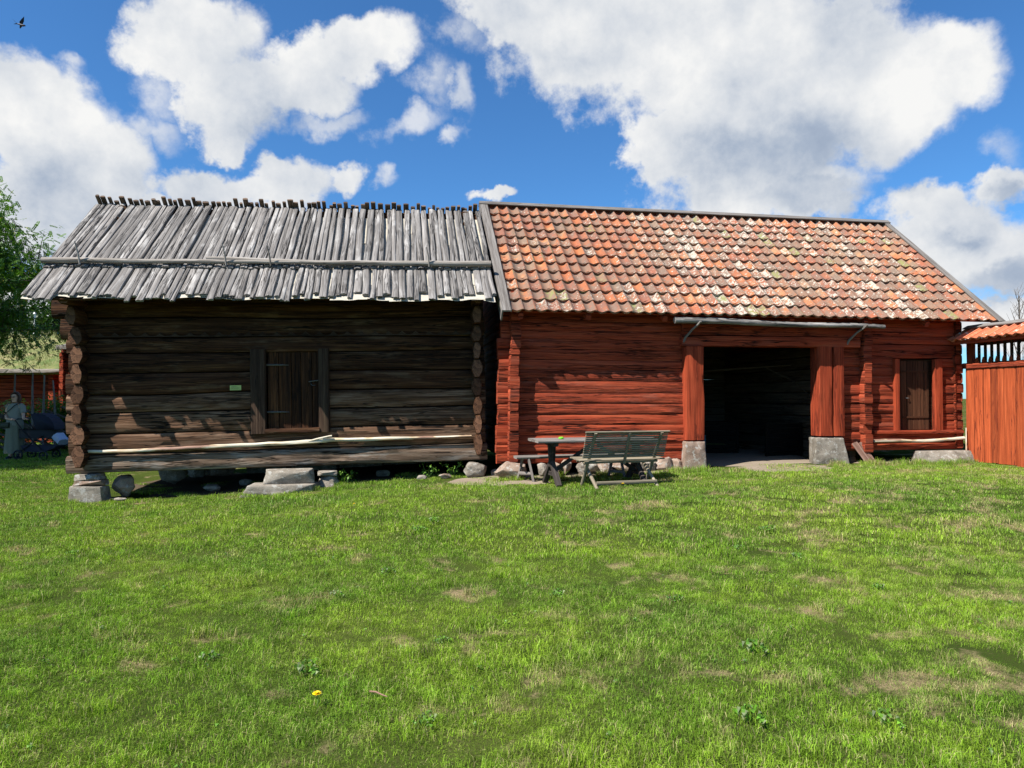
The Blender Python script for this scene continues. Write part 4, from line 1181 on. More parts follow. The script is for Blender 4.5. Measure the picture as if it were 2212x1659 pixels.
while y_ < 25:
    near = y_ < 6.6
    st = .36 if near else (.40 if y_ < 13 else .62)
    hw = .80 * y_ + (3.6 if y_ < 13 else 1.5)
    x_ = -hw
    while x_ < hw:
        X, Y = x_ + rg.randn() * .06, y_ + rg.randn() * .06
        if y_ > 13.2 and x_ > -8: x_ += st; continue
        if not bare(X, Y):
            d = noise.noise(Vector((X * 1.9, Y * 1.9, 4.4)))
            addp(X, Y, rg.randint(0, 5) if near else rg.randint(5, 8), (.85 + .25 * rg.rand() + .6 * d) * (1.0 if y_ < 13 else 1.3))
            r_ = rg.rand()
            if near and r_ < .35: addp(X + rg.randn() * .15, Y + rg.randn() * .15, 8, .7 + .55 * rg.rand())
            if y_ < 8 and r_ > .95: addp(X + rg.randn() * .2, Y + rg.randn() * .2, 9, .8 + rg.rand() * .9)
            if y_ >= 6.6 and r_ < .10: addp(X, Y, 8, .8 + .5 * rg.rand())
        x_ += st
    y_ += st * .86
# longer tufts left standing along the foundations
for k in range(60):
    lx = rg.rand() * 9.2
    if 3.9 < lx < 6.1: continue
    p_ = FR @ Vector((lx, -.30 - rg.rand() * .25, 0)); addp(p_.x, p_.y, 8, .9 + 1.0 * rg.rand())
for k in range(16):
    p_ = FG @ Vector((rg.rand() * 6.2, -.15 - rg.rand() * .2, 0)); addp(p_.x, p_.y, 8, .8 + .8 * rg.rand())
me = bpy.data.meshes.new('grass_points'); me.from_pydata(pts, [], [])
for nm, ty, dat in (('rot', 'FLOAT_VECTOR', np.array(rots, dtype=np.float32).ravel()), ('scl', 'FLOAT', np.array(scl, dtype=np.float32)), ('idx', 'INT', np.array(idx, dtype=np.int32))):
    a_ = me.attributes.new(nm, ty, 'POINT'); a_.data.foreach_set('vector' if ty == 'FLOAT_VECTOR' else 'value', dat)
gro = bpy.data.objects.new('grass', me); COL.objects.link(gro)
tag(gro, 'short mown meadow grass with dry tan patches covering the yard', 'grass', kind='stuff')
ng = bpy.data.node_groups.new('grass_scatter', 'GeometryNodeTree')
ng.interface.new_socket('Geometry', in_out='INPUT', socket_type='NodeSocketGeometry')
ng.interface.new_socket('Geometry', in_out='OUTPUT', socket_type='NodeSocketGeometry')
gi, go = ng.nodes.new('NodeGroupInput'), ng.nodes.new('NodeGroupOutput')
ci = ng.nodes.new('GeometryNodeCollectionInfo'); ci.inputs['Collection'].default_value = GC
ci.inputs['Separate Children'].default_value = True; ci.inputs['Reset Children'].default_value = True
io = ng.nodes.new('GeometryNodeInstanceOnPoints'); io.inputs['Pick Instance'].default_value = True
def attr(nm, ty):
    n_ = ng.nodes.new('GeometryNodeInputNamedAttribute'); n_.data_type = ty; n_.inputs['Name'].default_value = nm
    return next(o_ for o_ in n_.outputs if o_.enabled and o_.name == 'Attribute')
e2r = ng.nodes.new('FunctionNodeEulerToRotation')
ng.links.new(attr('rot', 'FLOAT_VECTOR'), e2r.inputs[0])
for a_, b_ in ((gi.outputs[0], io.inputs['Points']), (ci.outputs[0], io.inputs['Instance']), (e2r.outputs[0], io.inputs['Rotation']), (attr('scl', 'FLOAT'), io.inputs['Scale']), (attr('idx', 'INT'), io.inputs['Instance Index']), (io.outputs[0], go.inputs[0])): ng.links.new(a_, b_)
gro.modifiers.new('scatter', 'NODES').node_group = ng

# dandelions, a twig, fallen bits
yel = plain('dandelion_yellow', (.85, .62, .01), .6); stemg = plain('stem_green', (.12, .22, .05), .6)
def dandelion(x_, y_, s_, label):
    T = thing('dandelion', label, 'flower', loc=(x_, y_, gz(x_, y_)), group='dandelions in the lawn')
    b = MB(); b.tube([(0, 0, 0), (.006 * s_, 0, .03 * s_), (0, .004, .062 * s_)], .002 * s_, 5); b.build('stem', stemg, T)
    b = MB()
    for ring, (n_, L, dz) in enumerate(((16, .019, .002), (14, .015, .006), (10, .009, .009))):
        for k in range(n_):
            a = 6.283 * k / n_ + ring * .2; dx, dy = math.cos(a), math.sin(a); w_ = .0035 * s_; L_ = L * s_; z0 = (.062 + .0) * s_
            b.poly([(-dy * w_ * .3, dx * w_ * .3, z0), (dx * L_ - dy * w_, dy * L_ + dx * w_, z0 + dz * s_ + .002), (dx * L_ + dy * w_, dy * L_ - dx * w_, z0 + dz * s_ + .002), (dy * w_ * .3, -dx * w_ * .3, z0)])
    b.build('flower_head', yel, T, smooth=False)
def gpt(px, py, z=.0):
    """ground point seen at a pixel of the photograph; used once to lay out small things on the lawn"""
    a = (860 - py) / 1493; t_ = (z - H) / a
    return ((px - 1106) / 1493 * t_, t_)
dandelion(-.98, 3.50, 1.15, 'open yellow dandelion alone in the near lawn, biggest of them')
dandelion(1.60, 10.0, 1.1, 'yellow dandelion under the seat of the slatted bench')
dandelion(-2.05, 9.0, .8, 'tiny yellow dandelion in the lawn in front of the storehouse door steps')
b = MB(); b.tube([(-.045, .02, .03), (-.01, .0, .036), (.03, -.025, .03), (.055, -.03, .024)], [.004, .0045, .004, .003], 6, rough=.3)
o = b.build('twig', plain('reddish_twig', (.22, .12, .085), .7)); o.location = (-.69, 3.58, gz(-.69, 3.58) + .012); tag(o, 'short reddish twig lying in the near lawn right of the big dandelion', 'twig')

# ------------------------------------------------------------------ trees
def mk_leaf(name, c1, c2, tip=None):
    t = newmat(name)
    g = t.n.new('ShaderNodeNewGeometry'); ri = g.outputs['Random Per Island']
    co = t.n.new('ShaderNodeTexCoord').outputs['Object']
    c = t.mix(t.m('MULTIPLY_ADD', ri, .6, t.m('MULTIPLY', t.noise(co, .9, 3), .4)), c1, c2)
    if tip: c = t.mix(t.m('GREATER_THAN', t.m('FRACT', t.m('MULTIPLY', ri, 31.7)), .985), c, tip)
    t.l.new(c, t.b.inputs['Base Color']); t.b.inputs['Roughness'].default_value = .5; t.b.inputs['Specular IOR Level'].default_value = .3
    tr = t.n.new('ShaderNodeBsdfTranslucent'); t.l.new(t.mix(1., c, (1.3, 1.4, .6), 'MULTIPLY'), tr.inputs[0])
    mx = t.n.new('ShaderNodeMixShader'); mx.inputs[0].default_value = .3
    t.l.new(t.b.outputs[0], mx.inputs[1]); t.l.new(tr.outputs[0], mx.inputs[2]); t.l.new(mx.outputs[0], t.o.inputs[0])
    return t.mat
M['leaf1'] = mk_leaf('rowan_leaf', (.04, .11, .014), (.14, .27, .035), (.45, .35, .08))
M['leaf2'] = mk_leaf('dark_tree_leaf', (.012, .035, .010), (.05, .10, .022))
M['leaf3'] = mk_leaf('light_tree_leaf', (.03, .07, .015), (.10, .17, .035))
M['bush'] = mk_leaf('bush_leaf', (.07, .17, .02), (.20, .36, .05))
M['trunk'] = plain('tree_bark', (.10, .085, .07), .9, .35, 12, .8, .1, dist=.02)
M['paletrunk'] = plain('pale_birch_trunk', (.50, .48, .44), .8, .4, 9, .5, .1, dist=.01)
def leafset(b, c, n, spread, L, W_, rs, droop=.3, compound=False):
    for k in range(n):
        p = c + Vector((rs.gauss(0, spread), rs.gauss(0, spread), rs.gauss(0, spread * .7)))
        a = rs.uniform(0, 6.283); el = rs.uniform(-.9, .35) - droop
        d = Vector((math.cos(a) * math.cos(el), math.sin(a) * math.cos(el), math.sin(el)))
        s_ = d.cross(Vector((rs.uniform(-.5, .5), rs.uniform(-.5, .5), 1))).normalized()
        if not compound:
            q_ = rs.uniform(.7, 1.25)
            b.poly([p, p + d * L * .5 * q_ + s_ * W_ * .5 * q_, p + d * L * q_, p + d * L * .5 * q_ - s_ * W_ * .5 * q_])
        else:
            up = s_.cross(d)
            for j in range(5):
                m_ = p + d * L * (j + .6) * .5
                for sg_ in (-1, 1):
                    e = (s_ * sg_ + d * .45 + up * rs.uniform(-.3, .1)).normalized() * L * .62
                    w_ = d * W_ * .5
                    b.poly([m_, m_ + e * .5 + w_, m_ + e, m_ + e * .5 - w_])
            m_ = p + d * L * 3.1; b.poly([m_, m_ + d * L * .3 + s_ * W_ * .5, m_ + d * L * .62, m_ + d * L * .3 - s_ * W_ * .5])
def tree(name, label, base, hgt, crad, seed, mat, trunkr=.14, crown0=.35, nb=26, lv=14, L=.12, W_=.07, spread=.28, compound=False, squash=1., group=None, trunkmat='trunk', sub=5, cat='tree', lean=(0, 0)):
    rs = random.Random(seed)
    T = thing(name, label, cat, loc=base, group=group)
    tb, cb = MB(), MB()
    tp = [Vector((lean[0] * (k / 7) ** 1.5 + rs.uniform(-.05, .05) * hgt * .12, lean[1] * (k / 7) ** 1.5 + rs.uniform(-.05, .05) * hgt * .12, hgt * .93 * k / 7)) for k in range(8)]
    tp[0] = Vector((0, 0, -.1))
    tb.tube(tp, [trunkr * (1 - .85 * k / 7) * (1.25 if k == 0 else 1) for k in range(8)], 9, rough=.15)
    for i in range(nb):
        f = crown0 + (1 - crown0) * (i + rs.random()) / nb
        k_ = f * 7; a0 = tp[min(7, int(k_))]; a1 = tp[min(7, int(k_) + 1)]
        o_ = a0.lerp(a1, k_ - int(k_))
        az = i * 2.4 + rs.uniform(-.5, .5)
        g_ = (f - crown0) / (1 - crown0)
        rad = crad * math.sqrt(max(.05, 1 - (2 * g_ - .75) ** 2 / 1.7)) * rs.uniform(.65, 1.12)
        rise = rs.uniform(.1, .5) * rad
        end = o_ + Vector((math.cos(az) * rad, math.sin(az) * rad, rise * squash))
        mid_ = o_.lerp(end, .5) + Vector((0, 0, rad * .10))
        tb.tube([o_, mid_, end], [trunkr * .35 * (1.1 - g_ * .7), trunkr * .2 * (1.1 - g_ * .7), .008], 5, rough=.1)
        for j in range(sub):
            t_ = .35 + .68 * (j + rs.random()) / sub
            q_ = (o_.lerp(mid_, t_ * 2) if t_ < .5 else mid_.lerp(end, min(1.05, t_ * 2 - 1)))
            d_ = Vector((rs.gauss(0, 1), rs.gauss(0, 1), rs.gauss(.1, .6))).normalized() * rad * rs.uniform(.12, .34)
            e_ = q_ + d_
            tb.tube([q_, q_.lerp(e_, .5) + Vector((0, 0, .04)), e_], [.014, .009, .004], 4)
            leafset(cb, e_, lv, spread, L, W_, rs, compound=compound)
            leafset(cb, q_.lerp(e_, .5), lv // 2, spread * .7, L, W_, rs, compound=compound)
    tb.build('trunk', M[trunkmat], T); cb.build('crown', M[mat], T, smooth=False)
    return T
tree('rowan_tree', 'leafy rowan tree reaching in over the left end of the storehouse', (-15.5, 16.2, 0), 6.7, 4.0, 11, 'leaf1', .16, .34, 78, 30, .066, .054, .22, True, sub=14)
for i, (x_, y_, h_, r_, m_, l_) in enumerate(((-26.5, 33, 11.2, 3.6, 'leaf2', 'dark leafy tree behind the turf roof, farthest to the left'), (-22.3, 36, 8.0, 3.2, 'leaf3', 'lighter green tree behind the turf roof beside the white pole'), (-20.6, 31, 5.8, 2.1, 'leaf2', 'dark tree behind the turf roof next to the storehouse roof'), (-24.8, 30, 7.4, 2.4, 'leaf3', 'mid green tree behind the turf roof, left of the white pole'), (-28.5, 40, 9, 4, 'leaf2', 'dim tree at the back behind the turf roof'))):
    tree('leafy_tree', l_, (x_, y_, 0), h_, r_, 20 + i, m_, .18, .22, 34, 26, .17, .12, .42, group='trees behind the turf roof', sub=5)
for i, (x_, y_, h_, l_) in enumerate(((11.9, 16.0, 3.95, 'bare thin sapling behind the fence, left one'), (12.9, 16.6, 4.0, 'bare thin sapling behind the fence, right one'), (13.9, 16.0, 3.3, 'bare thin sapling at the far right behind the fence'))):
    rs = random.Random(90 + i)
    T = thing('bare_sapling', l_, 'tree', loc=(x_, y_, 0), group='bare saplings behind the fence')
    b = MB()
    tp = [Vector((.05 * math.sin(k), .03 * k, h_ * k / 8)) for k in range(9)]
    b.tube(tp, [.035 * (1 - k / 9) + .004 for k in range(9)], 6); b.build('trunk', M['trunk'], T)
    b = MB()
    for k in range(26):
        f = .3 + .68 * k / 26; o_ = tp[int(f * 8)].lerp(tp[min(8, int(f * 8) + 1)], f * 8 % 1); az = k * 2.4
        L_ = rs.uniform(.5, 1.1) * (1.15 - f * .6); e_ = o_ + Vector((math.cos(az) * L_ * .42, math.sin(az) * L_ * .42, L_ * .9))
        b.tube([o_, o_.lerp(e_, .5) + Vector((0, 0, -.04)), e_], [.010, .007, .003], 4)
        for j in range(3):
            q_ = o_.lerp(e_, .35 + .2 * j); b.tube([q_, q_ + Vector((rs.uniform(-.2, .2), rs.uniform(-.2, .2), rs.uniform(.15, .35)))], [.004, .002], 4)
    b.build('branches', M['trunk'], T)

# ------------------------------------------------------------------ background on the left: turf-roofed red building, red shed, pole, roundpole fence, bushes
TH = thing('turf_roofed_building', 'low red log building under a grassy turf roof, far left', 'building', Matrix.Translation((-20.2, 24.0, 0)))
b = MB()
for k in range(10): b.beam((-5, .1, .15 + k * .26), (4.78, .1, .15 + k * .26), .18, .265, seg=.5, exp=5, rough=.008)
for xx in (-4.9, 4.4):
    for k in range(10): b.beam((xx, -.1, .05 + k * .26), (xx, 4.4, .05 + k * .26), .16, .26, seg=.6, exp=6)
b.build('log_wall', M['redrough'], TH)
b = MB(); 
for k in range(10): b.box((4.40, -.20, .05 + k * .26), (.17, .26, .245))
b.build('corner_logs', M['redrough'], TH, smooth=False)
def mk_turf():
    t = newmat('turf')
    co = t.n.new('ShaderNodeTexCoord').outputs['Object']
    c = t.ramp(t.noise(co, 1.6, 5, .65), [(.38, (.08, .12, .025)), (.5, (.15, .16, .05)), (.68, (.28, .22, .11))])
    t.l.new(c, t.b.inputs['Base Color']); t.b.inputs['Roughness'].default_value = 1.
    bump(t, t.noise(co, 25, 4, .7), .8, .03)
    return t.mat
M['turf'] = mk_turf()
b = MB(); rows = []
for k in range(25):
    x_ = -5.4 + 10.45 * k / 24; row = []
    for j in range(12):
        y_ = -.55 + 3.3 * j / 11
        z_ = 2.52 + 1.55 * j / 11 - .12 * (j / 11) ** 3 + .05 * noise.noise(Vector((x_ * 1.5, y_ * 2, 2))) + (.0 if j else -.03)
        row.append((x_, y_, z_))
    for j in range(12):
        y_ = 2.75 + 2.4 * j / 11; row.append((x_, y_, 3.95 - 1.3 * j / 11 ))
    row += [(x_, 5.1, 2.40), (x_, -.50, 2.36)]
    rows.append(row)
b.loft(rows, [k * .4 for k in range(25)]); tr_ = b.build('turf_roof', M['turf'], TH)
b = MB()
for k in range(9000):      # tufts of long grass growing on the roof
    x_ = U(-5.4, 5.03); v_ = rnd(); y_ = -.5 + 3.35 * v_
    z_ = 2.50 + 1.55 * v_ - .12 * v_ ** 3
    if noise.noise(Vector((x_ * 1.2, y_ * 1.6, 4))) + .35 * rnd() < -.12: continue
    h_ = U(.05, .20) * (1 + .7 * (v_ > .85)); a = U(0, 6.28); w_ = .014
    l_ = Vector((math.cos(a) * h_ * .4, math.sin(a) * h_ * .4, h_))
    b.poly([(x_ - w_, y_, z_), (x_ + w_, y_, z_), (x_ + l_.x, y_ + l_.y, z_ + l_.z)])
b.build('roof_grass', mk_leaf('roof_grass', (.12, .17, .035), (.36, .31, .14)), TH, smooth=False)['kind'] = 'stuff'
b = MB(); b.beam((-5.45, -.60, 2.47), (5.05, -.60, 2.47), .10, .13, exp=6, rough=.008)
b.build('eave_pole', M['pole'], TH)
b = MB(); b.beam((5.10, -.62, 2.52), (5.10, 2.8, 4.12), .05, .28, exp=8, rough=.004); b.build('bargeboard', M['barge'], TH)
RS = thing('red_shed', 'bright red log building glimpsed behind the left corner of the storehouse', 'building', Matrix.Translation((-14.62, 22.5, 0)) @ Matrix.Rotation(R(-12), 4, 'Z'))
b = MB()
for k in range(13): b.beam((0, 0, .15 + k * .24), (4.2, 0, .15 + k * .24), .18, .245, seg=.4, exp=6, rough=.006); b.beam((.12, -.2, .03 + k * .24), (.12, 3.5, .03 + k * .24), .16, .24, seg=.5, exp=6)
b.build('log_wall', M['red'], RS)
b = MB(); b.beam((.05, -.3, 3.2), (4.3, -.3, 3.2), .1, .12, exp=6)
b.loft([[(.05, -.35, 3.2), (.05, 1.8, 3.9), (.05, 3.9, 3.2), (.05, 3.9, 3.12), (.05, -.35, 3.12)], [(4.3, -.35, 3.2), (4.3, 1.8, 3.9), (4.3, 3.9, 3.2), (4.3, 3.9, 3.12), (4.3, -.35, 3.12)]], [0, 4])
b.build('roof', M['barge'], RS, smooth=False)
b = MB(); b.tube([(0, 0, 0), (0, 0, 5.05)], [.05, .045], 10); b.loft([[(.06 * r_ * math.cos(a), .06 * r_ * math.sin(a), z_) for a in [2 * math.pi * k / 10 for k in range(10)]] for z_, r_ in ((5.05, .9), (5.08, 1.1), (5.12, .8), (5.15, .2))], [0, .1, .2, .3])
o = b.build('white_pole', plain('white_paint', (.8, .8, .78), .5)); o.location = (-20.0, 28.9, 0); tag(o, 'white painted pole with small rounded cap behind the turf roof', 'pole')

RF = thing('roundpole_fence', 'old roundpole fence of tall stakes and slanting rails behind the pram', 'fence', Matrix.Translation((-14.3, 19.6, 0)))
for k, (x_, h1, h2) in enumerate(((-1.9, 2.2, 1.5), (-1.0, 2.25, 1.4), (.27, 2.24, 1.5), (.79, 2.25, 1.9), (1.08, 2.20, 1.7), (1.40, 2.05, 1.3), (2.4, 2.1, 1.4))):
    for sy, hh, dx in ((-.09, h1, 0), (.11, h2, -.13)):
        b = MB(); b.tube([(x_ + dx, sy, -.1), (x_ + dx + U(-.03, .03), sy, hh * .5), (x_ + dx + U(-.06, .02), sy, hh)], [.036, .030, .020], 7, rough=.2)
        b.build('stake', M['pole'], RF)
for k in range(17):
    x0 = -4.2 + k * .52
    b = MB(); p0 = Vector((x0, U(-.04, .04), .1 + U(0, .05))); p1 = Vector((x0 + 3.3, U(-.04, .04), 1.45 + U(-.1, .15))) 
    p0, p1 = Vector((x0, p0.y, 1.25 + U(-.08, .1))), Vector((x0 + 3.1, p1.y, .12))
    b.tube([p0, p0.lerp(p1, .5) + Vector((0, 0, U(-.06, .06))), p1], [.03, .036, .04], 7, rough=.2); b.build('rail', M['trunk'], RF)
def bush(x_, y_, w_, h_, seed, label):
    rs = random.Random(seed); T = thing('leafy_bush', label, 'bush', loc=(x_, y_, 0), group='green bushes behind the roundpole fence')
    sb, cb = MB(), MB()
    for k in range(34):
        a = rs.uniform(0, 6.28); r_ = rs.uniform(.2, 1) * w_; hh = h_ * rs.uniform(.65, 1.05) * (1 - .25 * (r_ / w_) ** 2)
        e_ = Vector((math.cos(a) * r_, math.sin(a) * r_ * .8, hh)); m_ = Vector((e_.x * .6, e_.y * .6, hh * .55))
        sb.tube([(e_.x * .3, e_.y * .3, -.05), m_, e_], [.010, .008, .004], 4)
        for j in range(6): leafset(cb, m_.lerp(e_, .05 + j * .2), 26, .13, .085, .06, rs, droop=.1)
        leafset(cb, m_ * .6, 22, .2, .085, .06, rs); leafset(cb, m_ * .25, 14, .2, .085, .06, rs)
    sb.build('stems', M['trunk'], T); cb.build('foliage', M['bush'], T, smooth=False)
for i, (x_, w_, h_, l_) in enumerate(((-14.9, .8, 1.35, 'low green bush glimpsed left of the woman'), (-13.4, .9, 1.62, 'bright green bush between the two tall stakes'), (-12.0, .85, 1.80, 'bright green bush behind the pram hood'), (-10.9, .8, 1.7, 'bright green bush nearest the storehouse corner'))):
    bush(x_, 20.7 + .1 * i, w_, h_, 70 + i, l_)

# plants in the shade below the storehouse sill
for i, (lx, l_) in enumerate(((4.05, 'small dark nettle plant in the shade just right of the door steps'), (5.35, 'leafy dark plant in the shade under the sill, left of the corner wedge'), (5.75, 'low green plant beside the corner wedge stone under the sill'))):
    p_ = FG @ Vector((lx, .12, 0)); rs = random.Random(i + 5)
    T = thing('shade_plant', l_, 'plant', loc=(p_.x, p_.y, gz(p_.x, p_.y)), group='plants under the storehouse sill')
    cb, sb = MB(), MB()
    for k in range(9):
        a = rs.uniform(0, 6.28); e_ = Vector((math.cos(a) * .13, math.sin(a) * .08, rs.uniform(.1, .24)))
        sb.tube([(0, 0, -.02), e_ * .5, e_], .003, 4); leafset(cb, e_, 7, .035, .05, .03, rs)
    sb.build('stems', stemg, T); cb.build('leaves', M['bush'], T, smooth=False)

# ------------------------------------------------------------------ the woman with the pram
def skin_obj(name, verts, edges, radii, mats, parent, levels=2, root=0):
    me = bpy.data.meshes.new(name); me.from_pydata([tuple(v) for v in verts], edges, [])
    o = bpy.data.objects.new(name, me); COL.objects.link(o)
    if parent: o.parent = parent
    m_ = o.modifiers.new('skin', 'SKIN'); m_.use_smooth_shade = True
    for i, r_ in enumerate(radii):
        sv_ = me.skin_vertices[0].data[i]; sv_.radius = r_ if isinstance(r_, tuple) else (r_, r_)
    me.skin_vertices[0].data[root].use_root = True
    s_ = o.modifiers.new('sub', 'SUBSURF'); s_.levels = levels; s_.render_levels = levels
    me.materials.append(mats)
    return o
def skinned(name, vr, edges, mat, parent, **k):
    """skin vertices need the layer: create through bmesh"""
    bm = bmesh.new(); lay = bm.verts.layers.skin.verify(); vs = []
    for i, (p, r_) in enumerate(vr):
        v = bm.verts.new(p); v[lay].radius = r_ if isinstance(r_, tuple) else (r_, r_); v[lay].use_root = (i == 0); vs.append(v)
    for a, c in edges: bm.edges.new((vs[a], vs[c]))
    me = bpy.data.meshes.new(name); bm.to_mesh(me); bm.free(); me.materials.append(mat)
    o = bpy.data.objects.new(name, me); COL.objects.link(o)
    if parent: o.parent = parent
    m_ = o.modifiers.new('skin', 'SKIN'); m_.use_smooth_shade = True
    s_ = o.modifiers.new('sub', 'SUBSURF'); s_.levels = 2; s_.render_levels = 2
    return o
WX, WY = -12.72, 17.7
PM = Matrix.Translation((WX, WY, gz(WX, WY)))
PE = thing('person', 'woman in grey green top and long skirt with glasses, standing and holding the pram handle', 'person', PM)
skin = plain('skin', (.75, .44, .29), .55, .05); topc = plain('grey_green_jersey', (.27, .27, .22), .9, .12, 60); skirt = plain('sage_skirt', (.20, .20, .135), .9, .12, 40)
hairm = plain('dark_brown_hair', (.09, .04, .022), .5, .3, 80, .5); shoe = plain('navy_shoe', (.02, .03, .06), .6); sole = plain('white_sole', (.6, .6, .58), .6); blk = plain('black_plastic', (.012, .012, .014), .4)
vr = [((0, 0, .92), (.15, .11)), ((0, 0, 1.08), (.13, .10)), ((0, 0, 1.24), (.15, .11)), ((0, 0, 1.35), (.15, .085)), ((0, -.005, 1.41), .055), ((0, -.01, 1.46), .05), ((0, -.02, 1.53), (.070, .082)), ((0, -.02, 1.61), (.078, .09)), ((0, -.01, 1.66), (.055, .06)),
      ((-.17, 0, 1.36), .055), ((-.20, -.03, 1.14), .042), ((-.06, -.22, 1.04), .032), ((.09, -.27, 1.02), .024),
      ((.17, 0, 1.36), .055), ((.25, -.05, 1.14), .042), ((.36, -.20, 1.05), .032), ((.40, -.25, 1.03), .024),
      ((-.09, 0, .85), .10), ((-.10, 0, .48), .065), ((-.10, 0, .10), .042), ((-.10, -.03, .05), .04),
      ((.09, 0, .85), .10), ((.11, .02, .48), .065), ((.13, .03, .10), .042), ((.13, .0, .05), .04)]
ed = [(0, 1), (1, 2), (2, 3), (3, 4), (4, 5), (5, 6), (6, 7), (7, 8), (3, 9), (9, 10), (10, 11), (11, 12), (3, 13), (13, 14), (14, 15), (15, 16), (0, 17), (17, 18), (18, 19), (19, 20), (0, 21), (21, 22), (22, 23), (23, 24)]
for (wx, wy, wz), base_i, sg_ in (((.09, -.27, 1.02), 12, 1), ((.40, -.25, 1.03), 16, 1)):    # palms, fingers curled over the handle, thumb at the side
    pi_ = len(vr); vr.append(((wx + .04, wy - .02, wz + .005), (.030, .018))); ed.append((base_i, pi_))
    for f_ in range(4):
        oy = -.03 + f_ * .02
        a_ = len(vr); vr.append(((wx + .075, wy + oy - .01, wz + .012), .0095)); vr.append(((wx + .098, wy + oy - .01, wz - .002), .0085)); vr.append(((wx + .095, wy + oy - .01, wz - .028 + .004 * (f_ % 2)), .0075))
        ed += [(pi_, a_), (a_, a_ + 1), (a_ + 1, a_ + 2)]
    a_ = len(vr); vr.append(((wx + .045, wy - .05, wz - .006), .010)); vr.append(((wx + .070, wy - .055, wz - .022), .009)); ed += [(pi_, a_), (a_, a_ + 1)]
skinned('body', vr, ed, skin, PE)
def lathe(b, prof, n=24, c=(0, 0), sq=.7, wob=0.):
    rings = []
    for (z_, rx, ry, ox, oy) in prof:
        rings.append([(c[0] + ox + rx * math.cos(a) * (1 + wob * math.sin(a * 9 + z_ * 3)), c[1] + oy + ry * math.sin(a) * (1 + wob * math.sin(a * 9 + z_ * 3)), z_) for a in [2 * math.pi * k / n for k in range(n)]])
    b.loft(rings, [p[0] for p in prof])
b = MB(); lathe(b, [(.86, .205, .155, 0, 0), (.95, .20, .15, 0, 0), (1.05, .172, .135, 0, 0), (1.18, .175, .138, 0, -.005), (1.28, .19, .13, 0, 0), (1.36, .185, .105, 0, 0), (1.405, .12, .085, 0, 0), (1.425, .075, .068, 0, 0)])
for s_, (ex, ey, ez) in ((-1, (-.215, -.03, 1.17)), (1, (.245, -.04, 1.17))):
    b.tube([(s_ * .13, 0, 1.36), (s_ * .19, 0, 1.33), (ex, ey, ez)], [.075, .073, .066], 14)
b.build('top', topc, PE, sharp=60)
b = MB(); lathe(b, [(.15, .235, .20, 0, .0), (.30, .225, .19, 0, 0), (.55, .21, .175, 0, 0), (.75, .20, .16, 0, 0), (.90, .195, .15, 0, 0), (.97, .175, .135, 0, 0)], n=60, wob=.045)
b.build('skirt', skirt, PE, sharp=80)
bm = bmesh.new(); bmesh.ops.create_icosphere(bm, subdivisions=3, radius=1)
for v in list(bm.verts):
    p = v.co; 
    q_ = Vector((p.x * .112, p.y * .115 + .015, p.z * .125 + 1.60))
    if p.z < 0: q_ = Vector((p.x * (.112 + .035 * -p.z), max(p.y, -.35) * .11 + .03, 1.60 + p.z * .27))
    q_ += Vector((1, 1, 1)) * .008 * noise.noise(p * 4)
    v.co = q_
bmesh.ops.delete(bm, geom=[v for v in bm.verts if v.co.y < -.005 and abs(v.co.x) < .066 and v.co.z < 1.665], context='VERTS')
me = bpy.data.meshes.new('hair'); bm.to_mesh(me); bm.free(); me.materials.append(hairm)
o = bpy.data.objects.new('hair', me); COL.objects.link(o); o.parent = PE; sd_ = o.modifiers.new('s', 'SOLIDIFY'); sd_.thickness = .018
b = MB()
for s_ in (-1, 1):
    b.tube([(s_ * (.034 + .026 * math.cos(a)), -.108, 1.585 + .018 * math.sin(a)) for a in [6.2832 * k / 12 for k in range(13)]], .003, 5)
    b.tube([(s_ * .06, -.105, 1.59), (s_ * .078, -.02, 1.595)], .003, 5)
b.tube([(-.008, -.11, 1.587), (.008, -.11, 1.587)], .003, 5); b.build('glasses', blk, PE)
for s_ in (-1, 1):
    b = MB(); b.loft([[(s_ * .034 + .013 * r_ * math.cos(a), -.101 - d_, 1.585 + .008 * r_ * math.sin(a)) for a in [6.2832 * k / 8 for k in range(8)]] for d_, r_ in ((0, 1), (.004, .6), (.005, .1))], [0, .1, .2]); b.build('eye', blk, PE)
b = MB(); b.tube([(0, -.098, 1.59), (0, -.116, 1.56), (0, -.122, 1.545), (0, -.104, 1.538)], [.007, .010, .013, .006], 8); b.build('nose', skin, PE)
b = MB(); b.tube([(-.026, -.092, 1.513), (0, -.101, 1.510), (.026, -.092, 1.513)], [.003, .007, .003], 6); b.build('mouth', plain('lips', (.42, .14, .12), .5), PE)
for s_ in (-1, 1):
    b = MB(); b.loft([[(s_ * .11 + .042 * r_ * math.cos(a) , -.05 + oy + .11 * r_ * math.sin(a), z_) for a in [6.2832 * k / 14 for k in range(14)]] for z_, r_, oy in ((.015, .98, 0), (.035, 1., 0), (.06, .85, .02), (.085, .5, .06), (.10, .42, .07))], [0, .1, .2, .3, .4]); sh_ = b.build('shoe', shoe, PE)
    b = MB(); b.box((s_ * .11, -.05, .008), (.085, .225, .018)); b.build('sole', sole, sh_, smooth=False)
HB_ = thing('shoulder_bag', 'dark olive crossbody bag hanging at the hip of the woman', 'bag', PM @ Matrix.Translation((-.13, -.17, .87)))
b = MB(); b.beam((-.10, 0, 0), (.11, 0, 0), .08, .14, exp=2.6, n=20, seg=.03, rough=.004, up=(0, 0, 1)); b.build('bag_body', plain('olive_leather', (.045, .05, .028), .5), HB_)
b = MB(); b.tube([(-.12, .02, .07), (-.05, -.0, .22), (.08, -.0, .36), (.22, .03, .50), (.27, .12, .56)], .010, 5); b.build('strap', blk, HB_)

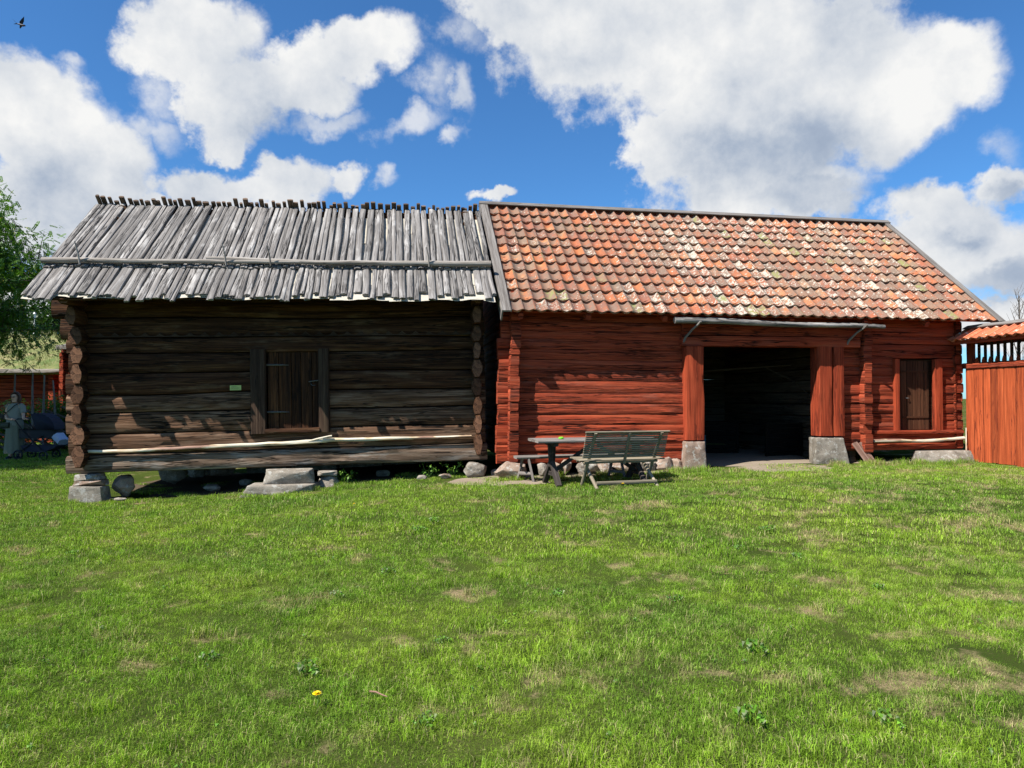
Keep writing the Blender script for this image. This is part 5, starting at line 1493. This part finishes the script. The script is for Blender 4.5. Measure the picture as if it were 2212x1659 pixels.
navy = plain('navy_fabric', (.02, .022, .038), .75, .2, 50); dk = plain('charcoal_fabric', (.022, .023, .027), .7, .2, 50)
PR = thing('pram', 'black pram with navy folding hood pushed by the woman', 'pram', PM @ Matrix.Translation((.2, -.05, 0)))
b = MB()
b.loft([[(x_, (.19 * sy), z_) for (x_, sy) in [(-.02 + (1.0) * (.5 + .5 * math.cos(a)) * 1.0, math.copysign(abs(math.sin(a)) ** .7, math.sin(a))) for a in [6.2832 * k / 24 for k in range(24)]]] for z_ in (.54, .56, .66, .74, .755)], [0, .05, .1, .2, .3])
b.build('carrycot', dk, PR)
b = MB(); b.tube([(-.03 + 1.02 * (.5 + .5 * math.cos(a)), .20 * math.copysign(abs(math.sin(a)) ** .7, math.sin(a)), .762) for a in [6.2832 * k / 24 for k in range(25)]], .013, 6); b.build('rim', blk, PR)
b = MB(); segs = 9
for k in range(segs):
    a0, a1 = math.pi * (.0 + .60 * k / segs), math.pi * (.0 + .60 * (k + 1) / segs)
    def arc(a, f): return [(.52 + .47 * f * math.cos(a), .21 * f * s__, .76 + .42 * f * math.sin(a)) for s__ in (-1, -.95, -.7, 0, .7, .95, 1)]
    b.loft([arc(a0, 1.), arc((a0 + a1) / 2, .965), arc(a1, 1.)], [0, .1, .2], closed=False, cap=False)
for s_ in (-1, 1):
    pts_ = [(.52, s_ * .205, .76)] + [(.52 + .455 * math.cos(a), s_ * .205, .76 + .405 * math.sin(a)) for a in [math.pi * .6 * k / 12 for k in range(13)]]
    b.poly(pts_)
o = b.build('hood', navy, PR, sharp=25); sd_ = o.modifiers.new('s', 'SOLIDIFY'); sd_.thickness = .006
b = MB()
for s_ in (-1, 1):
    b.tube([(.06, s_ * .22, 1.03), (.0, s_ * .22, 1.0), (.22, s_ * .21, .70), (.72, s_ * .21, .20)], .014, 6); b.tube([(.70, s_ * .21, .62), (.42, s_ * .21, .42), (.10, s_ * .21, .18)], .014, 6)
b.tube([(.06, -.22, 1.03), (.06, .22, 1.03)], .016, 8); b.build('chassis', blk, PR)
for (x_, r_) in ((.10, .13), (.74, .12)):
    for s_ in (-1, 1):
        b = MB(); b.tube([(x_ + (r_ - .02) * math.cos(a), s_ * .25, r_ + (r_ - .02) * math.sin(a)) for a in [6.2832 * k / 20 for k in range(21)]], .02, 7); wh = b.build('wheel', blk, PR)
        b = MB(); b.tube([(x_, s_ * .22, r_), (x_, s_ * .27, r_)], .03, 8)
        for k in range(6): b.tube([(x_, s_ * .25, r_), (x_ + (r_ - .02) * math.cos(k * 1.047), s_ * .25, r_ + (r_ - .02) * math.sin(k * 1.047))], .007, 5)
        b.build('spokes', dk, wh)
b = MB(); b.loft([[(x_, y_ * .19, z_) for x_, y_ in ((x0, -1), (x1, -1), (x1, 1), (x0, 1))] for z_, x0, x1 in ((.20, .25, .72), (.30, .15, .98), (.36, .12, 1.05))], [0, .1, .2]); b.build('basket', navy, PR)
b = MB(); b.beam((.95, 0, .60), (1.12, -.04, .44), .34, .20, exp=2.6, n=18, seg=.03, rough=.02, up=(.5, 0, 1)); o = b.build('blanket', plain('pale_blue_cloth', (.42, .47, .60), .9)); o.matrix_world = PM @ Matrix.Translation((.2, -.05, 0)); tag(o, 'pale blue and white cloth bundle hanging over the foot end of the pram', 'blanket')

# ------------------------------------------------------------------ swallow in the sky
BI = thing('bird', 'dark swallow flying with raised wing high in the upper left sky', 'bird', Matrix.Translation((-8.62, 12.0, 8.10)) @ Matrix.Rotation(R(14), 4, 'Y'))
fe = plain('dark_blue_feather', (.012, .014, .03), .5); rf_ = plain('rusty_feather', (.28, .11, .05), .7)
b = MB(); b.tube([(-.085, 0, .0), (-.05, 0, .004), (0, 0, .0), (.045, 0, .0), (.07, 0, .004), (.088, 0, .002)], [.002, .010, .019, .017, .013, .002], 10); b.build('body', fe, BI)
def wing(nm, pts_):
    b = MB(); b.poly(pts_); o = b.build(nm, fe, BI, smooth=False); s_ = o.modifiers.new('s', 'SOLIDIFY'); s_.thickness = .003
wing('wing', [(.035, -.01, .01), (.06, -.03, .06), (.058, -.05, .14), (.03, -.05, .095), (-.015, -.03, .04), (-.02, -.01, .012)])
wing('wing', [(.035, .01, .005), (-.02, .06, -.0), (-.13, .16, -.012), (-.09, .09, -.01), (-.03, .02, .0)])
wing('tail', [(-.06, -.008, .0), (-.15, -.02, .055), (-.085, 0, .012), (-.15, .02, -.012), (-.06, .008, .0)])
b = MB(); b.tube([(.01, 0, -.012), (.04, 0, -.008)], [.012, .012], 8); b.build('throat', rf_, BI)
